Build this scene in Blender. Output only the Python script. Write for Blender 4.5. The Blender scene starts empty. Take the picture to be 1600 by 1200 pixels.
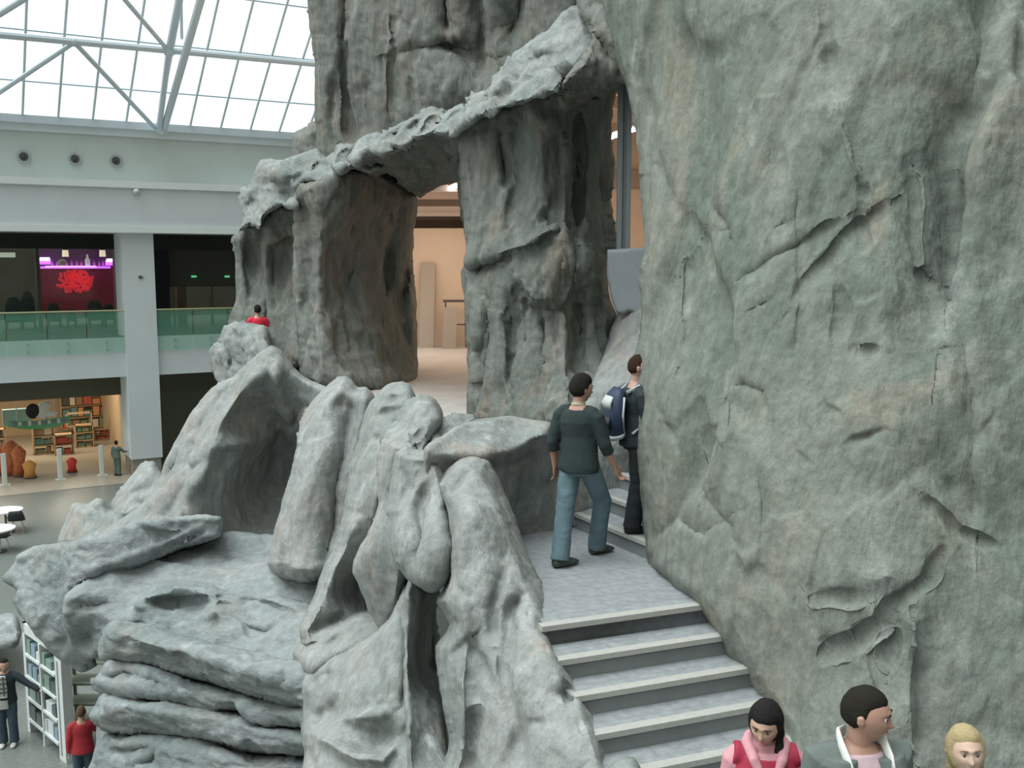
import bpy, bmesh, math, random
import numpy as np
from mathutils import Vector, Matrix
R = math.radians
rnd = random.Random(7)
sc = bpy.context.scene
col = sc.collection

# ------------------------------------------------------------------ camera, sky, light, exposure
F_PX = 1550.0
PITCH = math.atan(190 / F_PX)
EYE = 9.0
cam_d = bpy.data.cameras.new('camera'); cam = bpy.data.objects.new('camera', cam_d); col.objects.link(cam)
cam.location = (0, 0, EYE); cam.rotation_euler = (math.pi / 2 - PITCH, 0, 0)
cam_d.sensor_width = 36; cam_d.lens = 36 * F_PX / 1600; cam_d.clip_start = .05; cam_d.clip_end = 400
sc.camera = cam
sc.view_settings.view_transform = 'Standard'; sc.view_settings.look = 'None'
sc.view_settings.gamma = 1; sc.view_settings.exposure = 0.16
sc.view_settings.use_curve_mapping = False

w = bpy.data.worlds.new('overcast_sky'); sc.world = w; w.use_nodes = True
nt = w.node_tree; nt.nodes.clear()
tc = nt.nodes.new('ShaderNodeTexCoord')
dt = nt.nodes.new('ShaderNodeVectorMath'); dt.operation = 'DOT_PRODUCT'; dt.inputs[1].default_value = (-.52, .22, .82)
mr = nt.nodes.new('ShaderNodeMapRange'); mr.inputs[1].default_value = -.22; mr.inputs[2].default_value = .62
mr.inputs[3].default_value = .135; mr.inputs[4].default_value = 1.4
bg = nt.nodes.new('ShaderNodeBackground'); bg.inputs[0].default_value = (.95, 1.0, .975, 1)
ou = nt.nodes.new('ShaderNodeOutputWorld')
nt.links.new(tc.outputs['Generated'], dt.inputs[0]); nt.links.new(dt.outputs['Value'], mr.inputs[0])
nt.links.new(mr.outputs[0], bg.inputs[1]); nt.links.new(bg.outputs[0], ou.inputs[0])

def lamp(name, kind, loc, power, color, size=1.0, rot=(0, 0, 0), size_y=None, angle=None):
    l = bpy.data.lights.new(name, kind); l.energy = power; l.color = color
    if kind == 'AREA':
        l.size = size
        if size_y: l.shape = 'RECTANGLE'; l.size_y = size_y
    if kind == 'POINT': l.shadow_soft_size = size
    if kind == 'SUN': l.angle = angle
    o = bpy.data.objects.new(name, l); o.location = loc; o.rotation_euler = rot; col.objects.link(o)
    return o
# soft daylight coming down through the glazed roof, from the upper left
v = Vector((.36, .22, -1)).normalized()
sun = lamp('skylight_sun', 'SUN', (0, 0, 30), 3.1, (.90, .98, 1), angle=R(42))
sun.rotation_euler = v.to_track_quat('-Z', 'Y').to_euler()

# ------------------------------------------------------------------ pixel helpers (only used to find where things stand)
CP, SP = math.cos(PITCH), math.sin(PITCH)
def ray(px, py):
    u = (px - 800) / F_PX; q = (600 - py) / F_PX
    return np.array([u + 0 * q, CP + q * SP + 0 * u, -SP + q * CP + 0 * u])
def D(px, py, d):                       # point seen at the pixel, d metres ahead
    r = ray(px, py); t = d / r[1]
    return Vector((t * r[0], d, EYE + t * r[2]))
def Zp(px, py, z):                      # point seen at the pixel, at height z
    r = ray(px, py); t = (z - EYE) / r[2]
    return Vector((t * r[0], t * r[1], z))
def dz(px, py, z): return (px, py, Zp(px, py, z).y)

# ------------------------------------------------------------------ object helpers
def tag(o, label=None, cat=None, group=None, kind=None):
    if label: o['label'] = label
    if cat: o['category'] = cat
    if group: o['group'] = group
    if kind: o['kind'] = kind
    return o
def empty(name, loc=(0, 0, 0), rz=0, label=None, cat=None, group=None):
    o = bpy.data.objects.new(name, None); o.location = loc; o.rotation_euler = (0, 0, rz); o.empty_display_size = .2
    col.objects.link(o); return tag(o, label, cat, group)
def link_mesh(name, me, mat, parent=None, smooth=False):
    o = bpy.data.objects.new(name, me); col.objects.link(o)
    if mat: me.materials.append(mat)
    if parent: o.parent = parent
    if smooth: me.shade_smooth()
    return o
class MB:
    def __init__(s): s.bm = bmesh.new()
    def quadbox(s, P):                  # 8 corners, bottom 4 ccw then top 4
        vs = [s.bm.verts.new(p) for p in P]
        for f in ((3, 2, 1, 0), (4, 5, 6, 7), (0, 1, 5, 4), (1, 2, 6, 5), (2, 3, 7, 6), (3, 0, 4, 7)):
            s.bm.faces.new([vs[i] for i in f])
        return s
    def box(s, x0, x1, y0, y1, z0, z1, fn=None):
        P = [(x0, y0, z0), (x1, y0, z0), (x1, y1, z0), (x0, y1, z0), (x0, y0, z1), (x1, y0, z1), (x1, y1, z1), (x0, y1, z1)]
        if fn: P = [fn(*p) for p in P]
        return s.quadbox(P)
    def tube(s, pts, rad, seg=10, ref=(0, 0, 1)):
        pts = [Vector(p) for p in pts]; n = len(pts); ref = Vector(ref); rings = []
        if not isinstance(rad, (list, tuple)) or (isinstance(rad, tuple) and len(rad) == 2 and n != 2): rad = [rad] * n
        for i, p in enumerate(pts):
            t = (pts[min(i + 1, n - 1)] - pts[max(i - 1, 0)]).normalized()
            a = ref - t * ref.dot(t)
            if a.length < .05: a = Vector((0, 1, 0)) - t * t.y
            a.normalize(); b = t.cross(a)
            r = rad[i]; ra, rb = r if isinstance(r, (list, tuple)) else (r, r)
            rings.append([s.bm.verts.new(p + a * (ra * math.cos(k * 2 * math.pi / seg)) + b * (rb * math.sin(k * 2 * math.pi / seg))) for k in range(seg)])
        for i in range(n - 1):
            for k in range(seg):
                s.bm.faces.new((rings[i][k], rings[i][(k + 1) % seg], rings[i + 1][(k + 1) % seg], rings[i + 1][k]))
        s.bm.faces.new(rings[0][::-1]); s.bm.faces.new(rings[-1])
        return s
    def ball(s, c, r, seg=16, fn=None):
        c = Vector(c); r = r if isinstance(r, (list, tuple)) else (r, r, r)
        st = len(s.bm.verts)
        res = bmesh.ops.create_uvsphere(s.bm, u_segments=seg, v_segments=max(6, seg * 2 // 3), radius=1)
        for vv in res['verts']:
            q = Vector((vv.co.x * r[0], vv.co.y * r[1], vv.co.z * r[2]))
            vv.co = c + (fn(q) if fn else q)
        return s
    def cone(s, c, r1, r2, h, seg=16):
        return s.tube([c, (c[0], c[1], c[2] + h)], [r1, r2], seg, (1, 0, 0))
    def build(s, name, mat, parent=None, smooth=False, bevel=0):
        bmesh.ops.recalc_face_normals(s.bm, faces=s.bm.faces[:])
        me = bpy.data.meshes.new(name); s.bm.to_mesh(me); s.bm.free()
        o = link_mesh(name, me, mat, parent, smooth)
        if bevel:
            m = o.modifiers.new('bevel', 'BEVEL'); m.width = bevel; m.segments = 2; m.limit_method = 'ANGLE'
        return o
def copy_tree(o, parent=None):
    c = o.copy(); col.objects.link(c)
    if parent: c.parent = parent
    for ch in list(o.children): copy_tree(ch, c)
    return c

# ------------------------------------------------------------------ materials
def new_mat(name):
    m = bpy.data.materials.new(name); m.use_nodes = True
    return m, m.node_tree, m.node_tree.nodes['Principled BSDF']
_mc = {}
def mat(name, c, rough=.6, metal=0, bump=0, bscale=60, emit=None, estr=0, vary=0, vscale=5, spec=.4):
    if name in _mc: return _mc[name]
    m, t, b = new_mat(name)
    b.inputs['Base Color'].default_value = (*c, 1); b.inputs['Roughness'].default_value = rough
    b.inputs['Metallic'].default_value = metal; b.inputs['Specular IOR Level'].default_value = spec
    if emit: b.inputs['Emission Color'].default_value = (*emit, 1); b.inputs['Emission Strength'].default_value = estr
    g = t.nodes.new('ShaderNodeNewGeometry') if (bump or vary) else None
    if vary:
        n = t.nodes.new('ShaderNodeTexNoise'); n.inputs['Scale'].default_value = vscale; n.inputs['Detail'].default_value = 5
        t.links.new(g.outputs['Position'], n.inputs['Vector'])
        mx = t.nodes.new('ShaderNodeMix'); mx.data_type = 'RGBA'; mx.blend_type = 'MULTIPLY'
        mx.inputs[6].default_value = (*c, 1)
        r = t.nodes.new('ShaderNodeValToRGB'); e = r.color_ramp.elements
        e[0].position = .3; e[1].position = .7; e[0].color = (1 - vary, 1 - vary, 1 - vary, 1); e[1].color = (1 + vary * .4,) * 3 + (1,)
        t.links.new(n.outputs[0], r.inputs[0]); mx.inputs[0].default_value = 1
        t.links.new(r.outputs[0], mx.inputs[7]); t.links.new(mx.outputs[2], b.inputs['Base Color'])
    if bump:
        n = t.nodes.new('ShaderNodeTexNoise'); n.inputs['Scale'].default_value = bscale; n.inputs['Detail'].default_value = 4
        t.links.new(g.outputs['Position'], n.inputs['Vector'])
        bp = t.nodes.new('ShaderNodeBump'); bp.inputs['Strength'].default_value = bump; bp.inputs['Distance'].default_value = .01
        t.links.new(n.outputs[0], bp.inputs['Height']); t.links.new(bp.outputs[0], b.inputs['Normal'])
    _mc[name] = m
    return m
def rock_mat(name, base, warm, green, pale, stretch=(1, 1, .35), seed=0, stain=.5, bump=.6):
    m, t, b = new_mat(name); L = t.links.new; N = t.nodes.new
    g = N('ShaderNodeNewGeometry'); mp = N('ShaderNodeMapping'); mp.inputs['Scale'].default_value = stretch
    mp.inputs['Location'].default_value = (seed * 7.3, seed * 3.1, seed * 1.7)
    L(g.outputs['Position'], mp.inputs['Vector'])
    def noise(scale, detail=6, rough=.6, src=mp, dist=0):
        n = N('ShaderNodeTexNoise'); n.inputs['Scale'].default_value = scale; n.inputs['Detail'].default_value = detail
        n.inputs['Roughness'].default_value = rough; n.inputs['Distortion'].default_value = dist
        L(src.outputs[0], n.inputs['Vector']); return n
    def ramp(n, a, c):
        r = N('ShaderNodeMapRange'); r.inputs[1].default_value = a; r.inputs[2].default_value = c; r.interpolation_type = 'SMOOTHSTEP'
        L(n.outputs[0], r.inputs[0]); return r
    def mix(fac, A, c, mode='MIX'):
        x = N('ShaderNodeMix'); x.data_type = 'RGBA'; x.blend_type = mode
        L(fac.outputs[0], x.inputs[0])
        if isinstance(A, tuple): x.inputs[6].default_value = (*A, 1)
        else: L(A.outputs[2], x.inputs[6])
        x.inputs[7].default_value = (*c, 1); return x
    c = mix(ramp(noise(.9, 4), .42, .62), base, green)
    c = mix(ramp(noise(1.6, 5, .65, dist=.6), .50, .70), c, warm)
    c = mix(ramp(noise(3.1, 6, .7), .52, .72), c, pale)
    # mottled plaster speckle and thin dark runs of pigment
    s = N('ShaderNodeMapRange'); s.inputs[1].default_value = .3; s.inputs[2].default_value = .7; s.inputs[3].default_value = .70; s.inputs[4].default_value = 1.22
    L(noise(9, 8, .75).outputs[0], s.inputs[0])
    x = N('ShaderNodeMix'); x.data_type = 'RGBA'; x.blend_type = 'MULTIPLY'; x.inputs[0].default_value = 1
    cb = N('ShaderNodeCombineColor')
    for i in range(3): L(s.outputs[0], cb.inputs[i])
    L(c.outputs[2], x.inputs[6]); L(cb.outputs[0], x.inputs[7])
    st = N('ShaderNodeMapping'); st.inputs['Scale'].default_value = (5, 5, .5); L(g.outputs['Position'], st.inputs['Vector'])
    n2 = noise(1.3, 7, .7, st); rr = ramp(n2, .60, .80)
    m2 = N('ShaderNodeMath'); m2.operation = 'MULTIPLY'; m2.inputs[1].default_value = stain; L(rr.outputs[0], m2.inputs[0])
    y = N('ShaderNodeMix'); y.data_type = 'RGBA'; L(m2.outputs[0], y.inputs[0]); L(x.outputs[2], y.inputs[6])
    y.inputs[7].default_value = (base[0] * .50, base[1] * .56, base[2] * .55, 1)
    L(y.outputs[2], b.inputs['Base Color']); b.inputs['Roughness'].default_value = .92; b.inputs['Specular IOR Level'].default_value = .15
    h1 = noise(7, 8, .65); h2 = noise(38, 5, .6)
    ad = N('ShaderNodeMath'); ad.operation = 'MULTIPLY_ADD'; ad.inputs[1].default_value = .22
    L(h2.outputs[0], ad.inputs[0]); L(h1.outputs[0], ad.inputs[2])
    bp = N('ShaderNodeBump'); bp.inputs['Strength'].default_value = bump; bp.inputs['Distance'].default_value = .07
    L(ad.outputs[0], bp.inputs['Height']); L(bp.outputs[0], b.inputs['Normal'])
    return m
ROCK_CLIFF = rock_mat('rock_cliff', (.184, .200, .174), (.220, .214, .176), (.142, .166, .140), (.240, .256, .230), seed=1)
ROCK_PIL = rock_mat('rock_pillar', (.172, .178, .160), (.205, .180, .148), (.135, .150, .132), (.235, .238, .222), seed=2, stretch=(1.3, 1.3, .3))
ROCK_TOP = rock_mat('rock_top', (.250, .268, .258), (.280, .268, .240), (.200, .224, .210), (.325, .342, .335), seed=3, stretch=(1, 1, .6))
ROCK_ROOT = rock_mat('rock_root', (.268, .280, .268), (.305, .282, .252), (.228, .248, .234), (.345, .358, .350), seed=4, stretch=(1, 1, .4), stain=.35)
ROCK_LEDGE = rock_mat('rock_ledge', (.246, .271, .268), (.260, .262, .245), (.190, .220, .212), (.315, .345, .355), seed=5, stretch=(.6, 1, 1), stain=.3)

# ------------------------------------------------------------------ numpy noise
def _h(ix, iy, iz, k):
    n = (ix * 374761393 + iy * 668265263 + iz * 2147483647 + k * 974634777) & 0xffffffff
    n = ((n ^ (n >> 13)) * 1274126177) & 0xffffffff
    n = ((n ^ (n >> 15)) * 2246822519) & 0xffffffff
    return ((n ^ (n >> 16)) & 0xffff) / 65535.0
def vnoise(P, k=0):
    I = np.floor(P).astype(np.int64); f = P - I; f = f * f * f * (f * (f * 6 - 15) + 10); r = 0
    for a in (0, 1):
        for b in (0, 1):
            for c in (0, 1):
                wgt = (f[:, 0] if a else 1 - f[:, 0]) * (f[:, 1] if b else 1 - f[:, 1]) * (f[:, 2] if c else 1 - f[:, 2])
                r = r + wgt * _h(I[:, 0] + a, I[:, 1] + b, I[:, 2] + c, k)
    return r * 2 - 1
def fbm(P, o=4, k=0, g=.5):
    r = 0; a = 1
    for i in range(o): r = r + a * vnoise(P * 2 ** i + 17.3 * i, k + i); a *= g
    return r
def ridged(P, o=4, k=0):
    r = 0; a = 1
    for i in range(o): r = r + a * (1 - 2 * np.abs(vnoise(P * 2 ** i + 9.1 * i, k + i))); a *= .5
    return r
def facet(P, k=0, sharp=9.0):          # chiselled planes: every cell tilts its own way, edges slightly worn
    I = np.floor(P).astype(np.int64); ws = np.zeros(len(P)); out = np.zeros(len(P))
    for a in (-1, 0, 1):
        for b in (-1, 0, 1):
            for c in (-1, 0, 1):
                J = I + np.array([a, b, c])
                q = np.stack([_h(J[:, 0], J[:, 1], J[:, 2], k + m) for m in range(3)], 1)
                d = P - (J + q); dd = (d * d).sum(1)
                g = np.stack([_h(J[:, 0], J[:, 1], J[:, 2], k + 5 + m) for m in range(4)], 1) * 2 - 1
                wgt = np.exp(-sharp * dd)
                out += wgt * ((d * g[:, :3]).sum(1) * .9 + g[:, 3] * .35); ws += wgt
    return out / (ws + 1e-9)

# ------------------------------------------------------------------ the rock builder
def smooth_poly(pts, step=7, sharp=False, jag=1.2, seed=0):
    p = np.array(pts, float); n = len(p); out = []
    for i in range(n):
        a, b, c, d = p[i - 1], p[i], p[(i + 1) % n], p[(i + 2) % n]
        L = np.linalg.norm(c - b); m = max(1, int(L / step))
        for j in range(m):
            t = j / m
            cr = .5 * ((2 * b) + (c - a) * t + (2 * a - 5 * b + 4 * c - d) * t * t + (3 * b - a - 3 * c + d) * t ** 3)
            ln = b + (c - b) * t
            out.append(ln * .45 + cr * .55 if not sharp else ln)
    out = np.array(out)
    if jag:
        Q = np.c_[out / 14.0, np.full(len(out), seed + .5)]
        out = out + np.stack([fbm(Q, 3, 50), fbm(Q, 3, 60)], 1) * jag
    return out
def poly_dist(X, Y, poly, closed=True):
    A = poly; B = np.roll(poly, -1, 0) if closed else poly[1:]
    if not closed: A = poly[:-1]
    best = np.full(X.shape, 1e18); nx = np.zeros(X.shape); ny = np.zeros(X.shape); side = np.zeros(X.shape); par = np.zeros(X.shape)
    inside = np.zeros(X.shape, bool)
    for i, (a, b) in enumerate(zip(A, B)):
        dx, dy = b - a; L = dx * dx + dy * dy + 1e-9
        t = np.clip(((X - a[0]) * dx + (Y - a[1]) * dy) / L, 0, 1)
        qx = a[0] + t * dx; qy = a[1] + t * dy; d = (X - qx) ** 2 + (Y - qy) ** 2
        s = d < best; best = np.where(s, d, best); nx = np.where(s, qx, nx); ny = np.where(s, qy, ny)
        side = np.where(s, np.sign(dx * (Y - a[1]) - dy * (X - a[0])), side)
        if closed:
            c = ((a[1] > Y) != (b[1] > Y)) & (X < (b[0] - a[0]) * (Y - a[1]) / (b[1] - a[1] + 1e-12) + a[0])
            inside ^= c
    return np.sqrt(best), nx, ny, side, inside
def tps(ctrl, X, Y):
    c = np.array(ctrl, float); S = 400.0
    x = c[:, 0] / S; y = c[:, 1] / S; v = 1 / c[:, 2]; n = len(c)
    def U(r2): return np.where(r2 > 1e-12, r2 * np.log(np.maximum(r2, 1e-12)), 0)
    K = U((x[:, None] - x) ** 2 + (y[:, None] - y) ** 2) + np.eye(n) * .02
    if n < 4:
        A = np.c_[np.ones(n), x, y] if n == 3 else np.ones((n, 1))
        s = np.linalg.lstsq(A, v, rcond=None)[0]
        r = s[0] + (s[1] * X / S + s[2] * Y / S if n == 3 else 0 * X)
        return 1 / r
    Pm = np.c_[np.ones(n), x, y]
    M = np.block([[K, Pm], [Pm.T, np.zeros((3, 3))]])
    s = np.linalg.solve(M, np.r_[v, 0, 0, 0])
    r = s[n] + s[n + 1] * X / S + s[n + 2] * Y / S
    for i in range(n): r = r + s[i] * U((X / S - x[i]) ** 2 + (Y / S - y[i]) ** 2)
    return 1 / r
def rock(name, outline, ctrl, m, label=None, roll=30, rolld=.5, thick=1.0, feats=(), noise=(), step=3.0, jag=1.5, parent=None, cat='rock', sharp=False, seed=0, fk=1.0, lim=6.0):
    poly = smooth_poly(outline, sharp=sharp, jag=jag, seed=seed)
    x0, y0 = poly.min(0) - step; x1, y1 = poly.max(0) + step
    gx = np.arange(x0, x1 + step, step); gy = np.arange(y0, y1 + step, step)
    X, Y = np.meshgrid(gx, gy); H, W = X.shape
    Cx = X[:-1, :-1] + step / 2; Cy = Y[:-1, :-1] + step / 2
    keep = poly_dist(Cx, Cy, poly)[4]
    cnt = np.zeros((H, W), int)
    for a in (0, 1):
        for b in (0, 1): cnt[a:H - 1 + a, b:W - 1 + b] += keep
    used = cnt > 0; bnd = used & (cnt < 4)
    ux, uy = X[used], Y[used]
    dist, qx, qy, _, ins = poly_dist(ux, uy, poly)
    isb = bnd[used]
    ux = np.where(isb, qx, ux); uy = np.where(isb, qy, uy); sd = np.where(isb, 0, np.where(ins, dist, 0))
    base = tps(ctrl, ux, uy)
    t = np.clip(sd / roll, 0, 1); prof = np.sqrt(np.maximum(0, 1 - (1 - t) ** 2))
    off = np.zeros(len(ux))
    warp = fbm(np.c_[ux / 60, uy / 60, np.full(len(ux), seed + 3.3)], 3, 80) * 5
    warp2 = fbm(np.c_[ux / 60, uy / 60, np.full(len(ux), seed + 8.3)], 3, 90) * 5
    for ft in feats:
        if ft[0] == 'c':                # crease / ridge along a line: amp, reach on its left, reach on its right
            _, pts, amp, wl, wr = ft
            d_, _, _, s_, _ = poly_dist(ux + warp * .6, uy + warp2 * .6, np.array(pts, float), closed=False)
            wd = np.maximum(np.where(s_ > 0, wr, wl), step * 1.6)
            la = lim * max(min(wl, wr), step * 1.6) * base / F_PX
            pe = np.array(pts, float); de = np.minimum(np.hypot(ux - pe[0, 0], uy - pe[0, 1]), np.hypot(ux - pe[-1, 0], uy - pe[-1, 1]))
            off += np.clip(fk * amp, -la, la) * (.15 + .85 * np.clip(de / max(26, 1.8 * max(wl, wr)), 0, 1)) * np.exp(-((np.sqrt(d_ ** 2 + (1.0 * step) ** 2) - 1.0 * step) / wd) ** 1.15)
        else:                           # bulge / hollow
            _, cx, cy, rx, ry, rot, amp = ft
            ca, sa = math.cos(R(rot)), math.sin(R(rot)); ax = (ux - cx) * ca + (uy - cy) * sa; ay = -(ux - cx) * sa + (uy - cy) * ca
            off += fk * amp * np.exp(-((ax / rx) ** 2 + (ay / ry) ** 2))
    df = base + rolld * (1 - prof) + off * np.clip(sd / 8, 0, 1)
    db = np.maximum(base + rolld + thick * prof, df + .02)
    def to3(d):
        r = ray(ux, uy); tt = d / r[1]
        return np.stack([tt * r[0], d, EYE + tt * r[2]], 1)
    Vf = to3(df); Vb = to3(db)
    idx = -np.ones((H, W), int); idx[used] = np.arange(len(ux))
    q = np.stack([idx[:-1, :-1][keep], idx[1:, :-1][keep], idx[1:, 1:][keep], idx[:-1, 1:][keep]], 1)
    n = len(ux); bi = np.arange(n) + n; bi[isb] = np.nonzero(isb)[0]
    qb = bi[q][:, ::-1]
    V = np.r_[Vf, Vb]
    fn = np.zeros_like(V)               # normals of the front
    e = np.cross(V[q[:, 2]] - V[q[:, 0]], V[q[:, 3]] - V[q[:, 1]]); e /= np.linalg.norm(e, axis=1)[:, None] + 1e-9
    for k in range(4): np.add.at(fn, q[:, k], e)
    for k in range(4): np.add.at(fn, qb[:, k], np.cross(V[qb[:, 2]] - V[qb[:, 0]], V[qb[:, 3]] - V[qb[:, 1]]) * 1e-3)
    fn /= np.linalg.norm(fn, axis=1)[:, None] + 1e-9
    dsp = np.zeros(len(V))
    for kind, fr, amp, st in noise:
        Pn = V * np.array(st) * fr + seed * 3.7
        if kind != 'fbm': Pn = Pn + .35 * np.stack([vnoise(Pn * 1.7, 200 + i) for i in range(3)], 1)
        dsp += amp * (fbm(Pn, 4, 1 + seed) if kind == 'fbm' else ridged(Pn, 4, 30) if kind == 'rid' else facet(Pn, 40 + seed, 16.0 if kind == 'fac' else 7.0))
    mul = np.ones(len(V)); mul[:n] = np.clip(sd / 10 + .25, 0, 1)
    V = V + fn * (dsp * mul)[:, None]
    # drop unused back copies of the rim
    used_v = np.zeros(len(V), bool); used_v[q.ravel()] = True; used_v[qb.ravel()] = True
    rm = np.cumsum(used_v) - 1
    faces = np.r_[rm[q], rm[qb]]; V = V[used_v]
    org = V.mean(0) if parent is None else np.zeros(3)
    me = bpy.data.meshes.new(name); V = V - org
    me.vertices.add(len(V)); me.vertices.foreach_set('co', V.ravel().astype(np.float32))
    me.loops.add(faces.size); me.loops.foreach_set('vertex_index', faces.ravel().astype(np.int32))
    me.polygons.add(len(faces)); me.polygons.foreach_set('loop_start', (np.arange(len(faces)) * 4).astype(np.int32))
    me.update(calc_edges=True); me.validate()
    o = link_mesh(name, me, m, parent, smooth=True); o.location = org
    if label: tag(o, label, cat)
    return o
N_CLIFF = (('fbm', .5, .09, (1, 1, .45)), ('fac', .8, .10, (1, 1, .45)), ('fac', 2.4, .028, (1, 1, .6)), ('fbm', 5, .012, (1, 1, .6)), ('fbm', 16, .005, (1, 1, .7)))
N_PIL = (('fac', 1.1, .13, (1.4, 1.4, .30)), ('fac', 3.0, .065, (1.2, 1.2, .35)), ('fac', 7, .026, (1, 1, .6)), ('fbm', 9, .010, (1.3, 1.3, .5)), ('fbm', 20, .006, (1, 1, 1)))
N_TOP = (('fac', 1.6, .14, (1, 1, 1)), ('fac', 4, .06, (1, 1, 1)), ('fac', 9, .02, (1, 1, 1)), ('fbm', 18, .006, (1, 1, 1)))
N_ROOT = (('fbm', .9, .05, (1, 1, .6)), ('fac', 2.0, .035, (1.1, 1.1, .6)), ('fac', 5.5, .012, (1, 1, .6)), ('fbm', 9, .006, (1, 1, .6)), ('fbm', 22, .003, (1, 1, 1)))
N_LEDGE = (('fbm', .8, .06, (.6, 1, 1)), ('fac', 1.5, .09, (.6, 1, 1.2)), ('fac', 4.0, .035, (.7, 1, 1.4)), ('fac', 9, .012, (.8, 1, 1.3)), ('fbm', 16, .006, (1, 1, 1)))

# ================================================================== STRUCTURE: ground, landing, stairs, terrace, room behind the arch
GROUND = mat('ground_tile', (.30, .33, .31), .25, vary=.10, vscale=.6)
def tile_mat(name, c, s, rough=.35, rot=0.0, mortar=.8):
    m, t, b = new_mat(name); L = t.links.new; N = t.nodes.new
    g = N('ShaderNodeNewGeometry'); mp = N('ShaderNodeMapping'); mp.inputs['Rotation'].default_value = (0, 0, rot)
    L(g.outputs['Position'], mp.inputs['Vector'])
    br = N('ShaderNodeTexBrick'); br.offset = .5; br.inputs['Scale'].default_value = s; br.inputs['Brick Width'].default_value = .6; br.inputs['Row Height'].default_value = .3
    br.inputs['Mortar Size'].default_value = .006; br.inputs['Color1'].default_value = (*c, 1); br.inputs['Color2'].default_value = (c[0] * .93, c[1] * .93, c[2] * .94, 1)
    br.inputs['Mortar'].default_value = (c[0] * mortar, c[1] * mortar, c[2] * mortar, 1)
    n = N('ShaderNodeTexNoise'); n.inputs['Scale'].default_value = 14; n.inputs['Detail'].default_value = 8
    L(g.outputs['Position'], n.inputs['Vector']); L(mp.outputs[0], br.inputs['Vector'])
    r = N('ShaderNodeMapRange'); r.inputs[3].default_value = .82; r.inputs[4].default_value = 1.16; r.inputs[1].default_value = .3; r.inputs[2].default_value = .7
    L(n.outputs[0], r.inputs[0]); x = N('ShaderNodeVectorMath'); x.operation = 'SCALE'; L(br.outputs[0], x.inputs[0]); L(r.outputs[0], x.inputs[3])
    L(x.outputs[0], b.inputs['Base Color']); b.inputs['Roughness'].default_value = rough
    return m
TILE_L = tile_mat('landing_tile', (.25, .265, .272), 1.0, .5, R(-20))
RISER = mat('riser_stone', (.19, .21, .205), .55, vary=.12, vscale=6)
NOSE = mat('nosing_stone', (.36, .36, .33), .5, vary=.1, vscale=20)
GT = tile_mat('ground_tiles', (.155, .17, .155), .5, .28, R(30), .92)
tag(MB().box(-60, 40, -10, 90, -.2, 0).build('floor', GT), kind='structure')

LZ = 6.15; RIS = .17
pL, pR = Vector((.36, 7.59, LZ)), Vector((1.60, 8.05, LZ))       # front edge of the upper landing
ev = (pR - pL).normalized(); nv = Vector((ev.y, -ev.x, 0))          # nv points down the flight
def slab(name, pts, z0, z1, m):
    b = MB(); bm = b.bm
    lo = [bm.verts.new((p[0], p[1], z0)) for p in pts]; hi = [bm.verts.new((p[0], p[1], z1)) for p in pts]
    bm.faces.new(lo[::-1]); bm.faces.new(hi); k = len(pts)
    for i in range(k): bm.faces.new((lo[i], lo[(i + 1) % k], hi[(i + 1) % k], hi[i]))
    return b.build(name, m)
s0 = pL - ev * .10; s1 = pR + ev * .35
tag(slab('floor_landing', [(s0.x, s0.y), (s1.x, s1.y), (2.6, 9.2), (2.4, 11.0), (-.1, 10.9), (-.15, 8.9)], LZ - .5, LZ, TILE_L), kind='structure')
TREAD = .285
stair = empty('staircase', pL + Vector((0, 0, -RIS * 6)), label='grey stone flight of steps going down beside the cliff wall from the landing', cat='staircase')
sl = stair.location.copy()
def sbox(a, b, o0, o1, z0, z1, name, m):
    P = []
    for z in (z0, z1):
        for (u, o) in ((a, o0), (b, o0), (b, o1), (a, o1)):
            q = pL + ev * u + nv * o; P.append((q.x - sl.x, q.y - sl.y, z - sl.z))
    P2 = [P[0], P[1], P[2], P[3], P[4], P[5], P[6], P[7]]
    return MB().quadbox(P2).build(name, m, stair)
WL = (pR - pL).length
for i in range(6):
    z = LZ - RIS * i; o = TREAD * i; a = -.14 + .015 * i; b = WL + .28 + .03 * i
    if i < 6:
        sbox(a, b, o - .05, o, z - RIS, z - .04, 'riser', RISER)
        sbox(a, b, o - .06, o + .03, z - .04, z + .004, 'nosing', NOSE)
    if i < 5: sbox(a, b, o - .02, o + TREAD, z - RIS - .06, z - RIS, 'tread', TILE_L)
zl = LZ - RIS * 6; o = TREAD * 5
q0 = pL + ev * -.1 + nv * (o - .1); q1 = pL + ev * (WL + 1.6) + nv * (o - .1)
tag(slab('floor_lower_landing', [(q0.x, q0.y), (q0.x - .1, 3.4), (5.2, 3.4), (5.2, 7.6), (q1.x, q1.y)], zl - .4, zl, TILE_L), kind='structure')
# flight that climbs to the right behind the cliff
up = empty('staircase', (1.0, 9.6, LZ), label='grey stone steps climbing to the right behind the cliff edge, under the second man', cat='staircase')
e2 = Vector((.48, -.877, 0)); n2 = Vector((.877, .48, 0))
st0 = Vector((.74, 10.35, 0))
for i in range(4):
    z0 = LZ + RIS * i
    P = lambda u, o, z: (st0.x + e2.x * u + n2.x * o - 1.0, st0.y + e2.y * u + n2.y * o - 9.6, z - LZ)
    def bx(a, b, c, d, z0, z1, name, m):
        MB().quadbox([P(a, c, z0), P(b, c, z0), P(b, d, z0), P(a, d, z0), P(a, c, z1), P(b, c, z1), P(b, d, z1), P(a, d, z1)]).build(name, m, up)
    bx(-.3, 1.7, .33 * i, .33 * i + .04, z0, z0 + RIS - .035, 'riser', RISER)
    bx(-.3, 1.7, .33 * i - .025, .33 * i + .06, z0 + RIS - .035, z0 + RIS + .003, 'nosing', NOSE)
    bx(-.3, 1.7, .33 * i + .04, .33 * i + (.37 if i < 3 else 1.6), z0 + RIS - .06, z0 + RIS, 'tread', TILE_L)

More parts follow.
